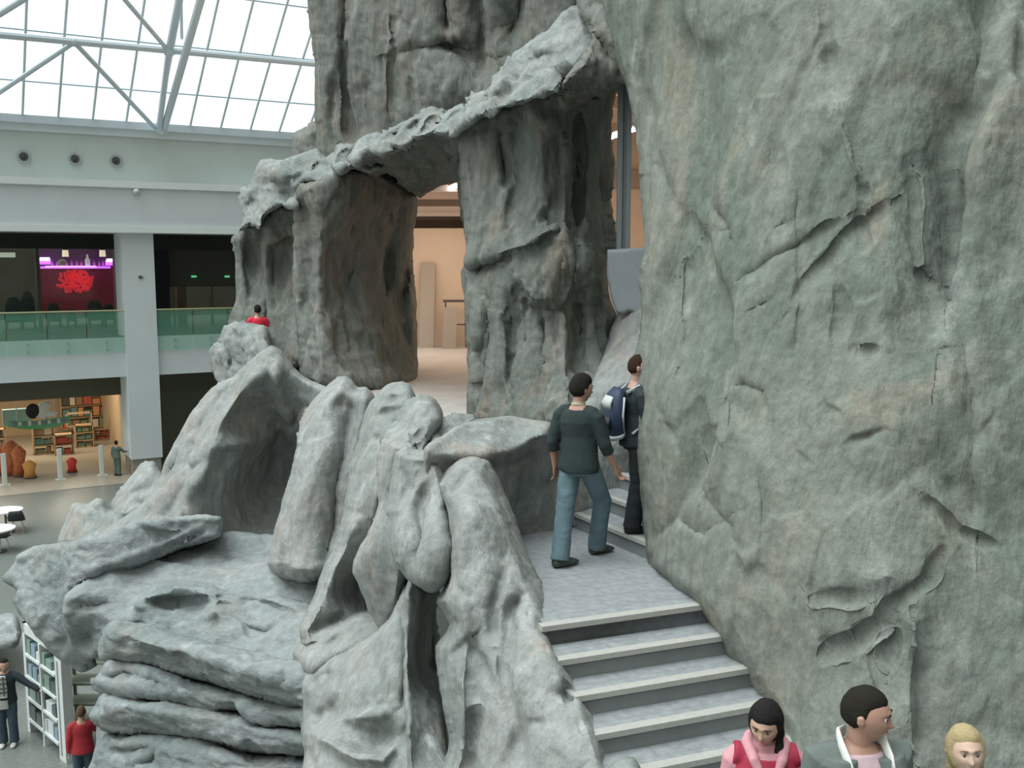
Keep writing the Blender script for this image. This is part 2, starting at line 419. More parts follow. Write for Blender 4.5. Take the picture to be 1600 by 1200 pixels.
TZ = 6.9
PEACH = mat('peach_plaster', (.56, .46, .37), .85, vary=.06, vscale=1.5)
FLOORW = mat('dusty_concrete_floor', (.40, .37, .34), .8, vary=.12, vscale=2)
CEIL = mat('ceiling_board', (.60, .50, .42), .85)
BEAM = mat('ceiling_beam', (.42, .34, .29), .6)
tag(slab('floor_terrace', [(-.55, 10.9), (.6, 10.7), (1.2, 12.0), (6, 13), (6, 41), (-9.2, 41), (-5.6, 20.2), (-5.6, 19.2), (-4.3, 16.4), (-2.9, 14.2), (-1.5, 12.4)], TZ - .25, TZ, FLOORW), kind='structure')
# room shell behind the arch
wl = [(-7.0, 25.2, .7, 25.2, 10.05), ]
tag(MB().box(-6.2, .9, 25.2, 25.4, TZ, 9.85).build('wall_back', PEACH), kind='structure')
tag(MB().box(.9, 9, 26.0, 26.2, TZ, 12.6).build('wall_back_right', PEACH), kind='structure')
tag(MB().quadbox([(x, y, z) for z in (TZ, 10.9) for x, y in ((-4.5, 19.6), (-4.3, 19.6), (-8.8, 40), (-9.0, 40))]).build('wall_left', PEACH), kind='structure')
tag(MB().box(6.0, 6.2, 13, 41, TZ, 12.6).build('wall_right', PEACH), kind='structure')
tag(MB().box(-8.9, 6.0, 40, 40.2, TZ, 12.6).build('wall_far', PEACH), kind='structure')
tag(MB().box(-3.6, .7, 18.2, 40.2, 10.75, 10.95).box(-5.0, -3.6, 24.0, 40.2, 10.75, 10.95).box(-8.0, -5.0, 32.0, 40.2, 10.75, 10.95).box(.5, .7, 15.2, 40.2, 11.0, 12.7).box(.5, 6.2, 14.6, 40.2, 12.5, 12.7).build('ceiling', CEIL), kind='structure')
DARKC = mat('dark_render', (.20, .19, .17), .9)
tag(MB().box(-4.5, -2.9, 19.6, 19.8, TZ, 10.9).build('wall_front', DARKC), kind='structure')
for i, y in enumerate((19.0, 21.5, 24, 27, 30, 33, 36)):
    b = MB().box(-3.5, .45, y, y + .14, 10.5, 10.75); tag(b.build('ceiling_beam', BEAM), 'slim brown beam crossing the ceiling seen through the arch', 'beam', 'ceiling beams of the room behind the arch')
for y in (16, 17.6, 19.2, 21, 23):
    b = MB().box(.75, 5.9, y, y + .14, 12.15, 12.4); tag(b.build('ceiling_beam', BEAM), 'slim beam crossing the high ceiling behind the metal post', 'beam', 'ceiling beams in the slot behind the metal post')
tag(MB().box(.9, 5.9, 25.8, 26.0, 10.9, 11.35).build('trim_1', mat('brown_band', (.28, .23, .20), .7)), kind='structure')
TUBE = mat('lit_tube', (1, 1, 1), .5, emit=(1, .96, 1), estr=14)
GALV = mat('galvanised', (.45, .47, .48), .35, .7)
def tube_light(a, b, label):
    a, b = Vector(a), Vector(b); m = (a + b) / 2
    t = empty('tube_light', m, label=label, cat='ceiling light')
    d = (b - a)
    MB().tube([a - m, b - m], .035, 10).build('tube', TUBE, t)
    MB().tube([a - m + Vector((0, 0, .055)), b - m + Vector((0, 0, .055))], (.02, .06), 4).build('housing', GALV, t)
    MB().tube([Vector((0, 0, .06)), Vector((0, 0, .5))], .012, 6).build('hanger', GALV, t)
tube_light(D(694, 297, 22), D(722, 288, 20.5), 'glowing white tube light on the ceiling seen through the arch')
tube_light(D(950, 216, 17.5), D(995, 201, 16.5), 'glowing white tube light behind the upright metal post')
lamp('arch_room_light', 'AREA', (-2.0, 22.4, 10.4), 80, (1, .80, .62), 4, size_y=3)
lamp('arch_room_light_far', 'AREA', (-2.5, 31, 10.7), 80, (1, .82, .66), 5, size_y=4)
lamp('slot_room_light', 'AREA', (3.0, 20.5, 12.0), 150, (1, .80, .62), 3, size_y=3)
lamp('arch_room_glow', 'POINT', (-2.0, 22.5, 9.3), 55, (1, .82, .66), .4)  # added fill without a fixture, brightens the ceiling
lamp('slot_room_glow', 'POINT', (3.2, 21, 10.3), 90, (1, .84, .68), .4)
# things stored in the room
BOARD = mat('grey_board', (.30, .27, .23), .7)
pb = D(655, 537, 24.6); pt = D(677, 413, 25.0)
bp_ = MB().quadbox([(pb.x, 24.5, TZ), (pb.x + .36, 24.5, TZ), (pb.x + .36, 24.54, TZ), (pb.x, 24.54, TZ), (pb.x + .02, 25.1, 9.0), (pb.x + .38, 25.1, 9.0), (pb.x + .38, 25.14, 9.0), (pb.x + .02, 25.14, 9.0)]).build('leaning_board', BOARD)
tag(bp_, 'tall grey board leaning on the peach wall behind the arch', 'board')
x = D(690, 540, 24).x
tag(MB().quadbox([(x, 24.2, TZ), (x + .33, 24.2, TZ), (x + .33, 24.23, TZ), (x, 24.23, TZ), (x + .03, 24.5, 7.9), (x + .36, 24.5, 7.9), (x + .36, 24.53, 7.9), (x + .03, 24.53, 7.9)]).build('leaning_board', mat('panel_b', (.27, .24, .20), .6)),
    'short grey panel leaning on the trestle behind the arch', 'panel')
tr = empty('trestle', (x + .3, 24.7, TZ), label='thin dark metal trestle standing by the peach wall behind the arch', cat='trestle')
DM = mat('dark_metal', (.10, .095, .09), .5, .5)
MB().box(-.30, .3, -.04, .04, 1.12, 1.18).build('top_rail', DM, tr)
for sx in (-.24, .24):
    for sy in (-.14, .14): MB().tube([(sx * 1.1, sy, 0), (sx, sy * .2, 1.13)], .018, 6).build('leg', DM, tr)
MB().box(-.25, .25, -.02, .02, .55, .58).build('cross_bar', DM, tr)

# metal post and sheet panel in the right hand slot
PAN = mat('grey_steel_sheet', (.29, .32, .34), .55, .1, vary=.05)
a = D(966, 150, 12.4); b = D(986, 390, 12.4)
pst = MB().box(a.x - .0, a.x + .055, 12.3, 12.46, D(975, 395, 12.4).z, 11.9).box(a.x + .055, a.x + .105, 12.33, 12.43, D(975, 395, 12.4).z, 11.9).box(a.x + .105, a.x + .16, 12.3, 12.46, D(975, 395, 12.4).z, 11.9).build('steel_post', PAN, bevel=.006)
tag(pst, 'upright grey steel post rising between the pillar and the cliff wall', 'post')

# ================================================================== ROCKS
# -- upper face behind the arch stones
rock('rock_tower', [(484, -70), (481, 0), (484, 40), (489, 75), (493, 110), (491, 160), (494, 200), (500, 262), (560, 285), (640, 262), (720, 262), (820, 200), (905, 170), (960, 135), (1040, 120), (1040, -70)],
     [(490, 0, 17.0), (500, 220, 17.0), (620, 100, 15.8), (620, 220, 16.0), (740, 60, 15.2), (740, 160, 15.2), (860, 30, 14.0), (900, 120, 13.6), (1000, 0, 12.0), (1000, 110, 12.4)],
     ROCK_PIL, 'tall grey rock face rising above the arch to the top of the picture', roll=22, rolld=1.0, thick=2.2, noise=N_PIL, seed=11,
     feats=[('c', [(612, 75), (615, 130), (612, 195)], .5, 26, 5), ('c', [(618, 84), (690, 70), (752, 82)], .30, 5, 16), ('c', [(752, -60), (757, 60), (750, 140)], .45, 6, 26),
            ('c', [(540, -60), (536, 60), (545, 230)], .3, 16, 8), ('c', [(520, 110), (518, 260)], .3, 5, 20), ('c', [(690, -60), (700, 60)], .25, 14, 6), ('c', [(640, 90), (650, 200)], .2, 20, 5),
            ('c', [(575, 100), (580, 230)], .28, 6, 20), ('b', 680, 130, 60, 70, 0, -.35), ('c', [(830, -60), (815, 30), (795, 80)], .5, 8, 24), ('c', [(895, -60), (915, 30), (945, 110)], .5, 14, 14)])
rock('rock_stub', [(458, 214), (475, 200), (494, 190), (505, 200), (506, 262), (460, 262)], [(460, 230, 18.4), (500, 230, 18.0), (480, 260, 18.2)],
     ROCK_PIL, 'small dark rock stub between the gallery wall and the tall rock face', roll=14, rolld=.5, thick=1, noise=N_TOP, seed=12)
# -- left pillars
rock('rock_pillar', [(361, 372), (372, 358), (395, 346), (420, 345), (425, 420), (420, 500), (414, 520), (398, 522), (372, 538), (352, 560), (352, 528), (357, 500), (368, 470), (366, 410)],
     [(362, 370, 18.8), (362, 530, 18.6), (392, 360, 18.3), (395, 510, 18.1), (418, 400, 18.8)], ROCK_PIL, 'slim grey rock pillar farthest left of the row', roll=12, rolld=.6, thick=1.3, noise=N_PIL, seed=13,
     feats=[('c', [(388, 350), (392, 420), (390, 500)], .22, 22, 5), ('c', [(372, 448), (385, 452)], .2, 6, 6)], cat='rock pillar')
rock('rock_pillar', [(409, 342), (425, 325), (455, 318), (480, 322), (482, 420), (478, 560), (450, 580), (424, 572), (412, 540), (414, 470), (409, 400)],
     [(412, 350, 18.0), (412, 540, 17.6), (440, 340, 17.4), (440, 560, 17.0), (478, 400, 18.0)], ROCK_PIL, 'narrow pale rock pillar between the slim one and the thick one left of the arch', roll=12, rolld=.6, thick=1.3, noise=N_PIL, seed=14,
     feats=[('c', [(452, 335), (446, 400), (438, 440), (438, 560)], .25, 6, 26), ('c', [(430, 330), (445, 350)], .2, 8, 8)], cat='rock pillar')
rock('rock_pillar', [(462, 300), (466, 286), (500, 276), (545, 262), (600, 262), (640, 290), (650, 310), (648, 350), (645, 410), (650, 470), (651, 540), (653, 590), (648, 606), (600, 620), (540, 612), (500, 612), (468, 590), (464, 520), (456, 440), (460, 370)],
     [(462, 330, 16.9), (462, 570, 16.4), (500, 310, 16.0), (502, 590, 15.8), (570, 300, 16.6), (575, 600, 16.5), (645, 330, 17.9), (645, 600, 17.6)], ROCK_PIL,
     'thick rock pillar carrying the left side of the arch', roll=16, rolld=.7, thick=1.8, noise=N_PIL, seed=15, cat='rock pillar',
     feats=[('c', [(486, 300), (500, 380), (500, 500), (504, 600)], -.5, 34, 7), ('c', [(472, 320), (478, 340), (474, 365)], .25, 4, 6), ('c', [(560, 360), (545, 430), (535, 470)], .22, 20, 5),
            ('c', [(612, 360), (605, 420), (600, 480)], .3, 5, 18), ('c', [(640, 400), (630, 470), (640, 560)], .3, 5, 16), ('b', 600, 600, 60, 25, 0, -.3), ('c', [(462, 450), (480, 470), (470, 520)], .2, 8, 8)])
rock('capstone', [(374, 310), (378, 298), (393, 292), (400, 262), (408, 250), (440, 248), (478, 240), (496, 232), (510, 246), (530, 228), (552, 232), (556, 250), (600, 258), (575, 270), (550, 264), (520, 285), (478, 284), (465, 300), (468, 328), (440, 322), (424, 330), (410, 345), (409, 362), (390, 352), (372, 364), (380, 340)],
     [(376, 340, 18.2), (405, 255, 18.0), (405, 340, 17.4), (460, 250, 17.4), (465, 300, 16.6), (540, 240, 16.6), (545, 262, 16.0), (500, 280, 16.0)], ROCK_TOP,
     'broken pale rock cap lying over the left pillars', roll=8, rolld=.35, thick=1.8, noise=N_TOP, seed=16,
     feats=[('c', [(402, 270), (440, 275), (480, 262)], -.35, 14, 5), ('c', [(432, 262), (462, 262)], .15, 3, 3), ('c', [(500, 240), (490, 285)], .3, 5, 14), ('c', [(520, 240), (508, 280)], .2, 4, 10), ('c', [(430, 300), (465, 305)], .4, 6, 10), ('c', [(396, 290), (388, 345)], .3, 12, 4), ('c', [(536, 232), (545, 262)], .25, 5, 8)])
# -- arch
rock('rock_arch', [(540, 262), (552, 240), (575, 222), (610, 205), (640, 196), (668, 186), (722, 176), (742, 200), (738, 268), (722, 280), (690, 290), (655, 310), (645, 305), (625, 288), (600, 270), (570, 262)],
     [(545, 260, 15.6), (575, 225, 15.2), (640, 200, 14.7), (720, 180, 14.2), (590, 240, 15.1), (650, 225, 14.4), (720, 215, 13.9), (600, 268, 16.2), (650, 303, 16.9), (720, 275, 16.0), (660, 265, 15.7)], ROCK_PIL,
     'striped rock arch spanning from the thick left pillar to the middle pillar', roll=7, rolld=.3, thick=1.4, noise=N_TOP, seed=17, cat='rock arch',
     feats=[('c', [(572, 240), (600, 258), (640, 298)], .35, 5, 14), ('c', [(612, 222), (650, 262), (680, 286)], .4, 5, 16), ('c', [(636, 222), (670, 250), (705, 282)], .3, 5, 14), ('c', [(590, 232), (625, 270)], -.2, 8, 8), ('c', [(668, 212), (725, 262)], .2, 4, 12)])
for i, (o_, dd, lab) in enumerate([
        ([(545, 250), (560, 218), (588, 205), (606, 215), (602, 234), (575, 244), (560, 262)], 14.8, 'blocky pale rock at the left foot of the arch crest'),
        ([(575, 236), (600, 206), (640, 186), (652, 200), (632, 232), (600, 246)], 14.5, 'jagged pale rock second along the arch crest'),
        ([(610, 224), (640, 184), (668, 178), (676, 196), (650, 222), (632, 232)], 14.2, 'slanting pale rock halfway along the arch crest'),
        ([(642, 214), (664, 176), (690, 172), (702, 186), (680, 208), (656, 216)], 13.9, 'slanting pale rock near the right end of the arch crest'),
        ([(676, 208), (700, 172), (724, 160), (736, 180), (718, 200), (700, 212)], 13.6, 'pale rock where the arch crest meets the middle pillar'),
        ([(516, 262), (522, 238), (540, 222), (556, 232), (552, 262), (534, 276)], 15.3, 'upright pale rock chunk at the left end of the arch crest')]):
    rock('crest_rock', o_, [(o_[0][0], o_[0][1], dd), (o_[2][0], o_[2][1], dd + .3), (o_[4][0], o_[4][1], dd - .1)], ROCK_TOP, lab, roll=9, rolld=.35, thick=1.0, noise=N_TOP, seed=20 + i, step=2.5,
         feats=[('c', [o_[0], o_[2]], .12, 4, 8), ('c', [((o_[1][0] + o_[2][0]) / 2, o_[2][1]), o_[4]], .15, 3, 7)])
# -- middle pillar, its foot and the stones lying over it
rock('rock_pillar', [(716, 200), (740, 180), (800, 160), (870, 128), (905, 90), (945, 96), (968, 122), (958, 160), (955, 215), (962, 262), (954, 310), (960, 350), (962, 388), (950, 398), (948, 430), (952, 470), (964, 492), (955, 560), (935, 620), (900, 668), (850, 676), (780, 668), (738, 662), (730, 640), (729, 560), (724, 480), (718, 425), (727, 405), (723, 330), (717, 265)],
     [(722, 210, 13.5), (722, 400, 13.3), (735, 640, 12.7), (800, 170, 12.6), (800, 400, 12.3), (800, 650, 11.7), (880, 140, 11.9), (882, 400, 11.6), (880, 650, 11.0), (950, 150, 13.2), (958, 380, 13.2), (950, 560, 12.2)], ROCK_PIL,
     'massive middle rock pillar between the arch and the narrow slot', roll=14, rolld=.7, thick=1.8, noise=N_PIL, seed=37, cat='rock pillar', step=2.8,
     feats=[('c', [(806, 168), (813, 250), (806, 330), (815, 385)], .55, 5, 20), ('c', [(785, 175), (790, 300)], .2, 18, 4), ('c', [(882, 150), (886, 260), (880, 400)], -.3, 22, 4), ('c', [(900, 150), (905, 300), (900, 400)], .5, 8, 26),
            ('c', [(720, 412), (770, 400), (810, 385), (850, 362), (880, 352)], -.22, 10, 4), ('c', [(720, 420), (770, 408), (812, 392)], .22, 3, 18),
            ('c', [(798, 425), (815, 448), (830, 468), (860, 474), (886, 462)], -.28, 26, 4), ('c', [(800, 436), (825, 478), (885, 476)], .35, 4, 22),
            ('c', [(778, 430), (768, 520), (755, 640)], .4, 5, 22), ('c', [(800, 470), (797, 560), (800, 640)], .3, 18, 5), ('c', [(850, 480), (850, 570), (845, 640)], .25, 5, 16), ('c', [(884, 470), (880, 540), (890, 640)], -.2, 12, 5),
            ('c', [(905, 420), (905, 520), (900, 640)], .6, 6, 34), ('c', [(738, 230), (742, 330), (735, 400)], .2, 4, 14), ('c', [(825, 480), (820, 560)], .2, 4, 10), ('c', [(752, 460), (742, 560), (745, 650)], -.2, 10, 4)])
rock('overhang_rock', [(700, 214), (706, 190), (728, 168), (736, 148), (758, 142), (775, 120), (792, 98), (800, 82), (830, 62), (858, 44), (880, 20), (905, 10), (925, 40), (930, 72), (918, 92), (896, 108), (880, 128), (872, 145), (835, 156), (800, 166), (770, 176), (748, 186), (730, 200), (712, 214)],
     [(705, 205, 13.2), (745, 150, 13.2), (760, 180, 12.2), (830, 150, 11.7), (875, 140, 11.3), (800, 90, 12.9), (860, 100, 11.9), (880, 40, 12.8), (920, 60, 12.2)], ROCK_TOP,
     'long pale overhanging rock ledge lying on the middle pillar', roll=7, rolld=.3, thick=1.5, noise=N_TOP, seed=32, step=2.6,
     feats=[('c', [(736, 170), (790, 150), (830, 128), (880, 112)], .22, 12, 4), ('c', [(790, 110), (840, 92), (900, 82)], .25, 12, 4), ('c', [(715, 200), (760, 180), (820, 158), (872, 146)], -.15, 6, 4), ('c', [(760, 142), (770, 165), (800, 130)], .15, 5, 5), ('c', [(830, 66), (835, 90), (870, 80)], .2, 6, 6)])
rock('overhang_rock', [(868, 150), (880, 118), (905, 95), (925, 60), (905, 20), (900, -70), (1010, -70), (1015, 60), (1000, 130), (972, 128), (950, 150), (925, 162), (900, 168), (880, 180)],
     [(880, 140, 11.2), (960, 125, 11.2), (930, 80, 10.9), (960, 0, 11.4), (910, 0, 11.8), (1005, 60, 10.8), (900, 165, 12.2), (950, 145, 12.0)], ROCK_PIL,
     'dark shaded rock bridging the top of the narrow slot to the cliff', roll=12, rolld=.5, thick=1.5, noise=N_PIL, seed=33,
     feats=[('c', [(905, 20), (935, 60), (960, 110)], .4, 8, 14), ('c', [(975, -40), (965, 40), (990, 110)], .4, 8, 12), ('b', 935, 150, 30, 16, 0, .4)])
# -- rock behind the men
rock('rock_slope', [(905, 640), (925, 590), (945, 540), (962, 492), (985, 482), (1020, 480), (1040, 520), (1040, 860), (960, 850), (905, 842), (880, 800), (868, 740), (868, 676), (885, 660)],
     [(960, 500, 12.4), (1010, 490, 11.6), (960, 600, 11.2), (1010, 640, 10.9), (900, 680, 10.9), (900, 830, 10.35), (1010, 830, 11.4)], ROCK_ROOT,
     'smooth sloping pinkish rock beside the climbing steps, behind the two men', roll=12, rolld=.4, thick=1.2, noise=N_ROOT, seed=34, cat='rock slope',
     feats=[('c', [(935, 560), (965, 545), (1000, 510)], .12, 3, 10), ('c', [(905, 610), (950, 585), (1000, 540)], .1, 3, 8), ('c', [(935, 660), (965, 620), (1000, 600)], .25, 6, 16)])
rock('parapet_rock', [(662, 700), (690, 682), (715, 664), (745, 655), (800, 650), (860, 660), (890, 664), (900, 700), (900, 790), (892, 846), (850, 842), (815, 846), (770, 840), (700, 800), (665, 760)],
     [dz(680, 702, 7.3), dz(760, 704, 7.28), dz(850, 680, 7.28), dz(880, 672, 7.28), dz(740, 664, 7.32), dz(820, 660, 7.3), (680, 722, 9.15), (760, 720, 9.55), (820, 715, 10.0), (870, 700, 10.3), (820, 838, 10.2), (890, 838, 10.35), (760, 790, 9.8)], ROCK_ROOT,
     'low rock parapet with a pale flat top and dark brown face behind the walking man', roll=6, rolld=.2, thick=.8, noise=N_ROOT, seed=35,
     feats=[('c', [(668, 712), (750, 712), (800, 700), (862, 674)], -.10, 8, 4), ('c', [(700, 725), (780, 730), (860, 700)], .12, 4, 30)])
rock('boulder', [(668, 694), (674, 672), (688, 655), (712, 646), (742, 646), (748, 655), (735, 664), (715, 675), (700, 690), (690, 700)], [(670, 690, 9.9), (710, 650, 10.6), (740, 655, 10.7), (690, 695, 9.8)], ROCK_TOP,
     'small pale boulder with dark cracks lying on the left end of the parapet', roll=12, rolld=.35, thick=.5, noise=N_TOP[:1] + (('fbm', 8, .008, (1, 1, 1)),), seed=36, step=2, feats=[('c', [(690, 668), (715, 662), (735, 652)], .1, 3, 5), ('c', [(682, 680), (700, 676)], .08, 3, 4)])
# -- shore rocks left of the terrace
rock('shore_rock', [(328, 560), (326, 545), (342, 530), (352, 512), (372, 505), (400, 508), (418, 512), (424, 560), (405, 585), (370, 604), (345, 604), (334, 585)],
     [(335, 560, 17.9), (370, 520, 17.0), (410, 520, 16.5), (380, 600, 16.5)], ROCK_TOP, 'pale rounded rock at the foot of the slim pillars, dark on its left', roll=14, rolld=.7, thick=1.2, noise=N_TOP, seed=41,
     feats=[('c', [(362, 530), (365, 560), (358, 604)], .7, 22, 4), ('c', [(345, 560), (352, 580)], -.2, 5, 5)])
rock('hill_rock', [(412, 548), (424, 541), (440, 552), (458, 576), (480, 592), (512, 604), (530, 616), (500, 660), (480, 720), (460, 800), (450, 868), (400, 872), (330, 872), (280, 868), (180, 862), (120, 862), (150, 835), (205, 800), (232, 778), (250, 745), (262, 715), (282, 680), (298, 648), (318, 622), (335, 603), (362, 588), (390, 566)],
     [(420, 548, 14.6), (340, 600, 14.7), (290, 680, 14.5), (262, 740, 14.4), (210, 810, 14.4), (140, 860, 14.3), (400, 590, 14.2), (350, 680, 14.0), (310, 760, 13.8), (270, 840, 13.6), (440, 600, 14.4), (450, 650, 14.8), (440, 740, 15.0), (400, 700, 14.6), (360, 780, 14.4), (340, 860, 14.0), (430, 850, 14.4), (500, 620, 13.9)], ROCK_ROOT,
     'large hill-like rock with a sharp summit, sloping left, hollow and dark on its right', roll=10, rolld=.45, thick=1.6, noise=N_ROOT + (('fac', 1.1, .06, (1, 1, .7)),), seed=42, cat='rock',
     feats=[('c', [(420, 560), (380, 610), (345, 660), (318, 720), (290, 790)], -.30, 12, 20), ('c', [(395, 575), (350, 620), (325, 650), (300, 690)], .18, 5, 12), ('c', [(300, 640), (282, 700), (255, 770)], .12, 5, 5),
            ('c', [(330, 700), (305, 735), (280, 780), (245, 830)], .22, 4, 14), ('c', [(318, 715), (340, 700), (400, 690), (440, 660)], -.14, 10, 4), ('c', [(430, 560), (432, 600), (448, 650), (462, 700)], -.25, 10, 8), ('c', [(445, 555), (456, 575)], .15, 3, 8), ('b', 430, 720, 45, 90, 10, .55), ('b', 380, 650, 40, 22, -30, .18), ('c', [(262, 735), (290, 720), (320, 670)], .1, 4, 6)])
rock('boulder', [(190, 762), (205, 745), (222, 724), (240, 722), (252, 740), (262, 752), (258, 780), (240, 800), (205, 812), (165, 815), (170, 792)], [(180, 800, 15.4), (230, 725, 15.6), (250, 780, 15.0), (190, 810, 15.0)], ROCK_ROOT,
     'smooth leaning boulder below the white column, tallest of the two at the rock edge', roll=16, rolld=.6, thick=.9, noise=N_ROOT, seed=43, feats=[('c', [(170, 800), (210, 770), (250, 750)], .12, 4, 8), ('b', 225, 790, 18, 12, 0, .25)])
rock('boulder', [(88, 850), (100, 815), (112, 788), (128, 784), (135, 788), (150, 778), (165, 782), (170, 796), (195, 805), (205, 830), (170, 850), (120, 862)], [(95, 845, 15.2), (120, 790, 15.4), (160, 785, 15.2), (190, 830, 14.8), (130, 855, 14.9)], ROCK_ROOT,
     'rounded double-topped boulder at the far left rim of the rock shelf', roll=16, rolld=.6, thick=.9, noise=N_ROOT, seed=44, feats=[('c', [(136, 790), (150, 800), (155, 812)], .25, 4, 6)])
# -- shelf: upper strip, lower platform, front block
rock('rock_shelf', [(4, 905), (20, 888), (28, 870), (50, 854), (110, 845), (160, 835), (215, 815), (300, 805), (345, 806), (345, 838), (300, 852), (255, 868), (205, 890), (150, 905), (125, 920), (128, 955), (138, 1000), (152, 1040), (125, 1050), (88, 1026), (62, 1000), (44, 975), (28, 955), (20, 940), (28, 922)],
     [(12, 902, 14.2), (60, 870, 13.9), dz(110, 855, 5.15), dz(220, 830, 5.4), dz(330, 812, 5.6), dz(200, 872, 5.15), dz(120, 895, 4.95), (30, 930, 13.7), (60, 950, 13.3), (100, 960, 13.0), (330, 835, 13.1), (270, 850, 13.1), (200, 890, 12.9), (45, 980, 13.5), (90, 1010, 13.2), (110, 1050, 13.4)], ROCK_LEDGE,
     'long upper rock shelf running out to the left above the display shelving', roll=9, rolld=.3, thick=1.8, noise=N_LEDGE, seed=51, cat='rock shelf',
     feats=[('c', [(325, 818), (250, 852), (180, 880), (130, 898)], -.12, 8, 5), ('c', [(330, 824), (255, 860), (195, 886), (140, 902)], .18, 3, 14), ('c', [(80, 872), (55, 900), (48, 950)], .15, 4, 10), ('c', [(125, 890), (100, 910), (90, 980)], -.12, 10, 6), ('b', 75, 915, 14, 12, 0, .12), ('c', [(250, 826), (300, 824)], .08, 3, 4), ('c', [(110, 853), (160, 848)], -.1, 8, 3)])
rock('rock_shelf', [(100, 930), (130, 905), (180, 886), (240, 866), (300, 846), (345, 830), (430, 836), (500, 850), (520, 920), (530, 975), (500, 1000), (400, 985), (330, 960), (255, 975), (210, 990), (170, 1010), (140, 1035), (112, 1030), (104, 990), (98, 958)],
     [dz(120, 925, 4.75), dz(200, 895, 4.85), dz(300, 862, 5.0), dz(420, 850, 5.1), dz(430, 900, 5.0), dz(330, 905, 4.85), dz(200, 950, 4.55), dz(110, 960, 4.5), dz(480, 930, 4.9), (140, 1010, 12.7), (120, 1025, 13.2), (200, 985, 12.1)], ROCK_LEDGE,
     'flat cracked rock shelf below the hollow hill rock', roll=8, rolld=.3, thick=1.0, noise=N_LEDGE, seed=52, cat='rock shelf',
     feats=[('c', [(105, 960), (130, 945), (180, 940)], .15, 4, 8), ('c', [(300, 890), (330, 882), (372, 868)], .08, 3, 4), ('c', [(380, 870), (412, 872), (392, 886)], .10, 3, 4), ('c', [(320, 896), (360, 905), (378, 898)], .08, 3, 4), ('c', [(170, 975), (168, 1000)], -.15, 8, 8), ('c', [(420, 905), (440, 912), (450, 908)], .07, 3, 3), ('c', [(180, 918), (225, 912)], .06, 3, 4), ('b', 145, 990, 22, 18, 0, .35)])
rock('rock_shelf', [(188, 985), (205, 955), (218, 932), (250, 915), (300, 908), (340, 916), (365, 922), (400, 926), (450, 930), (500, 950), (500, 1040), (470, 1052), (400, 1040), (340, 1020), (280, 1000), (235, 990), (215, 975)],
     [(195, 980, 12.2), (220, 930, 12.0), (280, 915, 12.2), (360, 908, 12.5), (330, 935, 11.9), (330, 1000, 11.5), (430, 930, 11.9), (430, 1020, 11.1), (490, 1000, 10.9), (250, 975, 11.7), (480, 945, 11.7)], ROCK_LEDGE,
     'dark-faced jutting rock block stepping down from the flat shelf', roll=8, rolld=.35, thick=1.0, noise=N_LEDGE, seed=53, cat='rock shelf',
     feats=[('c', [(215, 938), (265, 930), (330, 928)], -.22, 14, 6), ('c', [(222, 945), (275, 935), (330, 940)], .2, 4, 14), ('c', [(345, 925), (330, 960), (315, 985)], -.12, 16, 10), ('c', [(352, 928), (400, 930), (440, 945), (490, 955)], -.1, 8, 5), ('c', [(250, 980), (280, 992)], .12, 4, 6), ('c', [(400, 940), (420, 960), (440, 950)], .10, 4, 6), ('b', 400, 980, 40, 30, 10, .15)])
# -- stacked ledges
LED = [
 ([(157, 1030), (155, 1005), (163, 980), (180, 968), (235, 974), (290, 990), (350, 1008), (420, 1022), (490, 1042), (500, 1110), (440, 1108), (390, 1090), (330, 1072), (280, 1058), (230, 1042), (190, 1036)], 11.75, 10.15, 'topmost of the stacked rock ledges, long and cracked'),
 ([(150, 1075), (146, 1062), (160, 1045), (168, 1030), (220, 1036), (300, 1062), (400, 1088), (500, 1112), (500, 1140), (420, 1134), (370, 1112), (335, 1116), (290, 1104), (240, 1096), (190, 1094), (165, 1086)], 11.8, 10.2, 'second rock ledge of the stack, split at its left nose'),
 ([(138, 1120), (150, 1100), (165, 1082), (220, 1090), (300, 1100), (370, 1112), (430, 1130), (500, 1140), (500, 1180), (440, 1182), (370, 1176), (310, 1156), (250, 1150), (200, 1148), (160, 1140)], 11.7, 10.2, 'third rock ledge of the stack, smooth and reaching farthest left'),
 ([(140, 1225), (145, 1185), (152, 1160), (170, 1144), (230, 1146), (310, 1155), (400, 1178), (500, 1180), (500, 1235), (300, 1240)], 11.8, 10.25, 'lowest rock ledge of the stack at the bottom edge')]
for i, (o_, dl, dr, lab) in enumerate(LED):
    xs = [p[0] for p in o_]; ym = sum(p[1] for p in o_) / len(o_)
    f = {0: [('c', [(205, 985), (195, 1008), (192, 1020)], .18, 4, 8), ('c', [(290, 1015), (285, 1035), (270, 1050)], .18, 4, 8), ('c', [(175, 1010), (230, 1020), (290, 1045)], .12, 4, 6), ('c', [(340, 1030), (360, 1045), (375, 1035)], .12, 4, 6), ('c', [(180, 995), (260, 1012), (350, 1035), (450, 1062)], -.18, 14, 10)],
         1: [('c', [(155, 1068), (200, 1052), (240, 1062), (270, 1075)], .15, 4, 6), ('c', [(300, 1080), (320, 1092)], .12, 4, 5), ('c', [(370, 1100), (362, 1116)], .2, 4, 6)],
         2: [('c', [(150, 1128), (200, 1132), (290, 1146)], .12, 4, 5), ('b', 250, 1110, 70, 10, 8, -.1)],
         3: [('c', [(165, 1180), (200, 1172), (250, 1160)], .12, 4, 8), ('c', [(210, 1195), (240, 1185), (255, 1160)], .12, 4, 6)]}[i]
    rock('rock_ledge', o_, [(150, ym, dl), (480, ym, dr), (300, ym - 25, (dl + dr) / 2 + .1), (300, ym + 25, (dl + dr) / 2 + .0)], ROCK_LEDGE, lab, roll=24, rolld=.5, thick=1.3, noise=N_LEDGE, seed=60 + i, cat='rock ledge', feats=f)
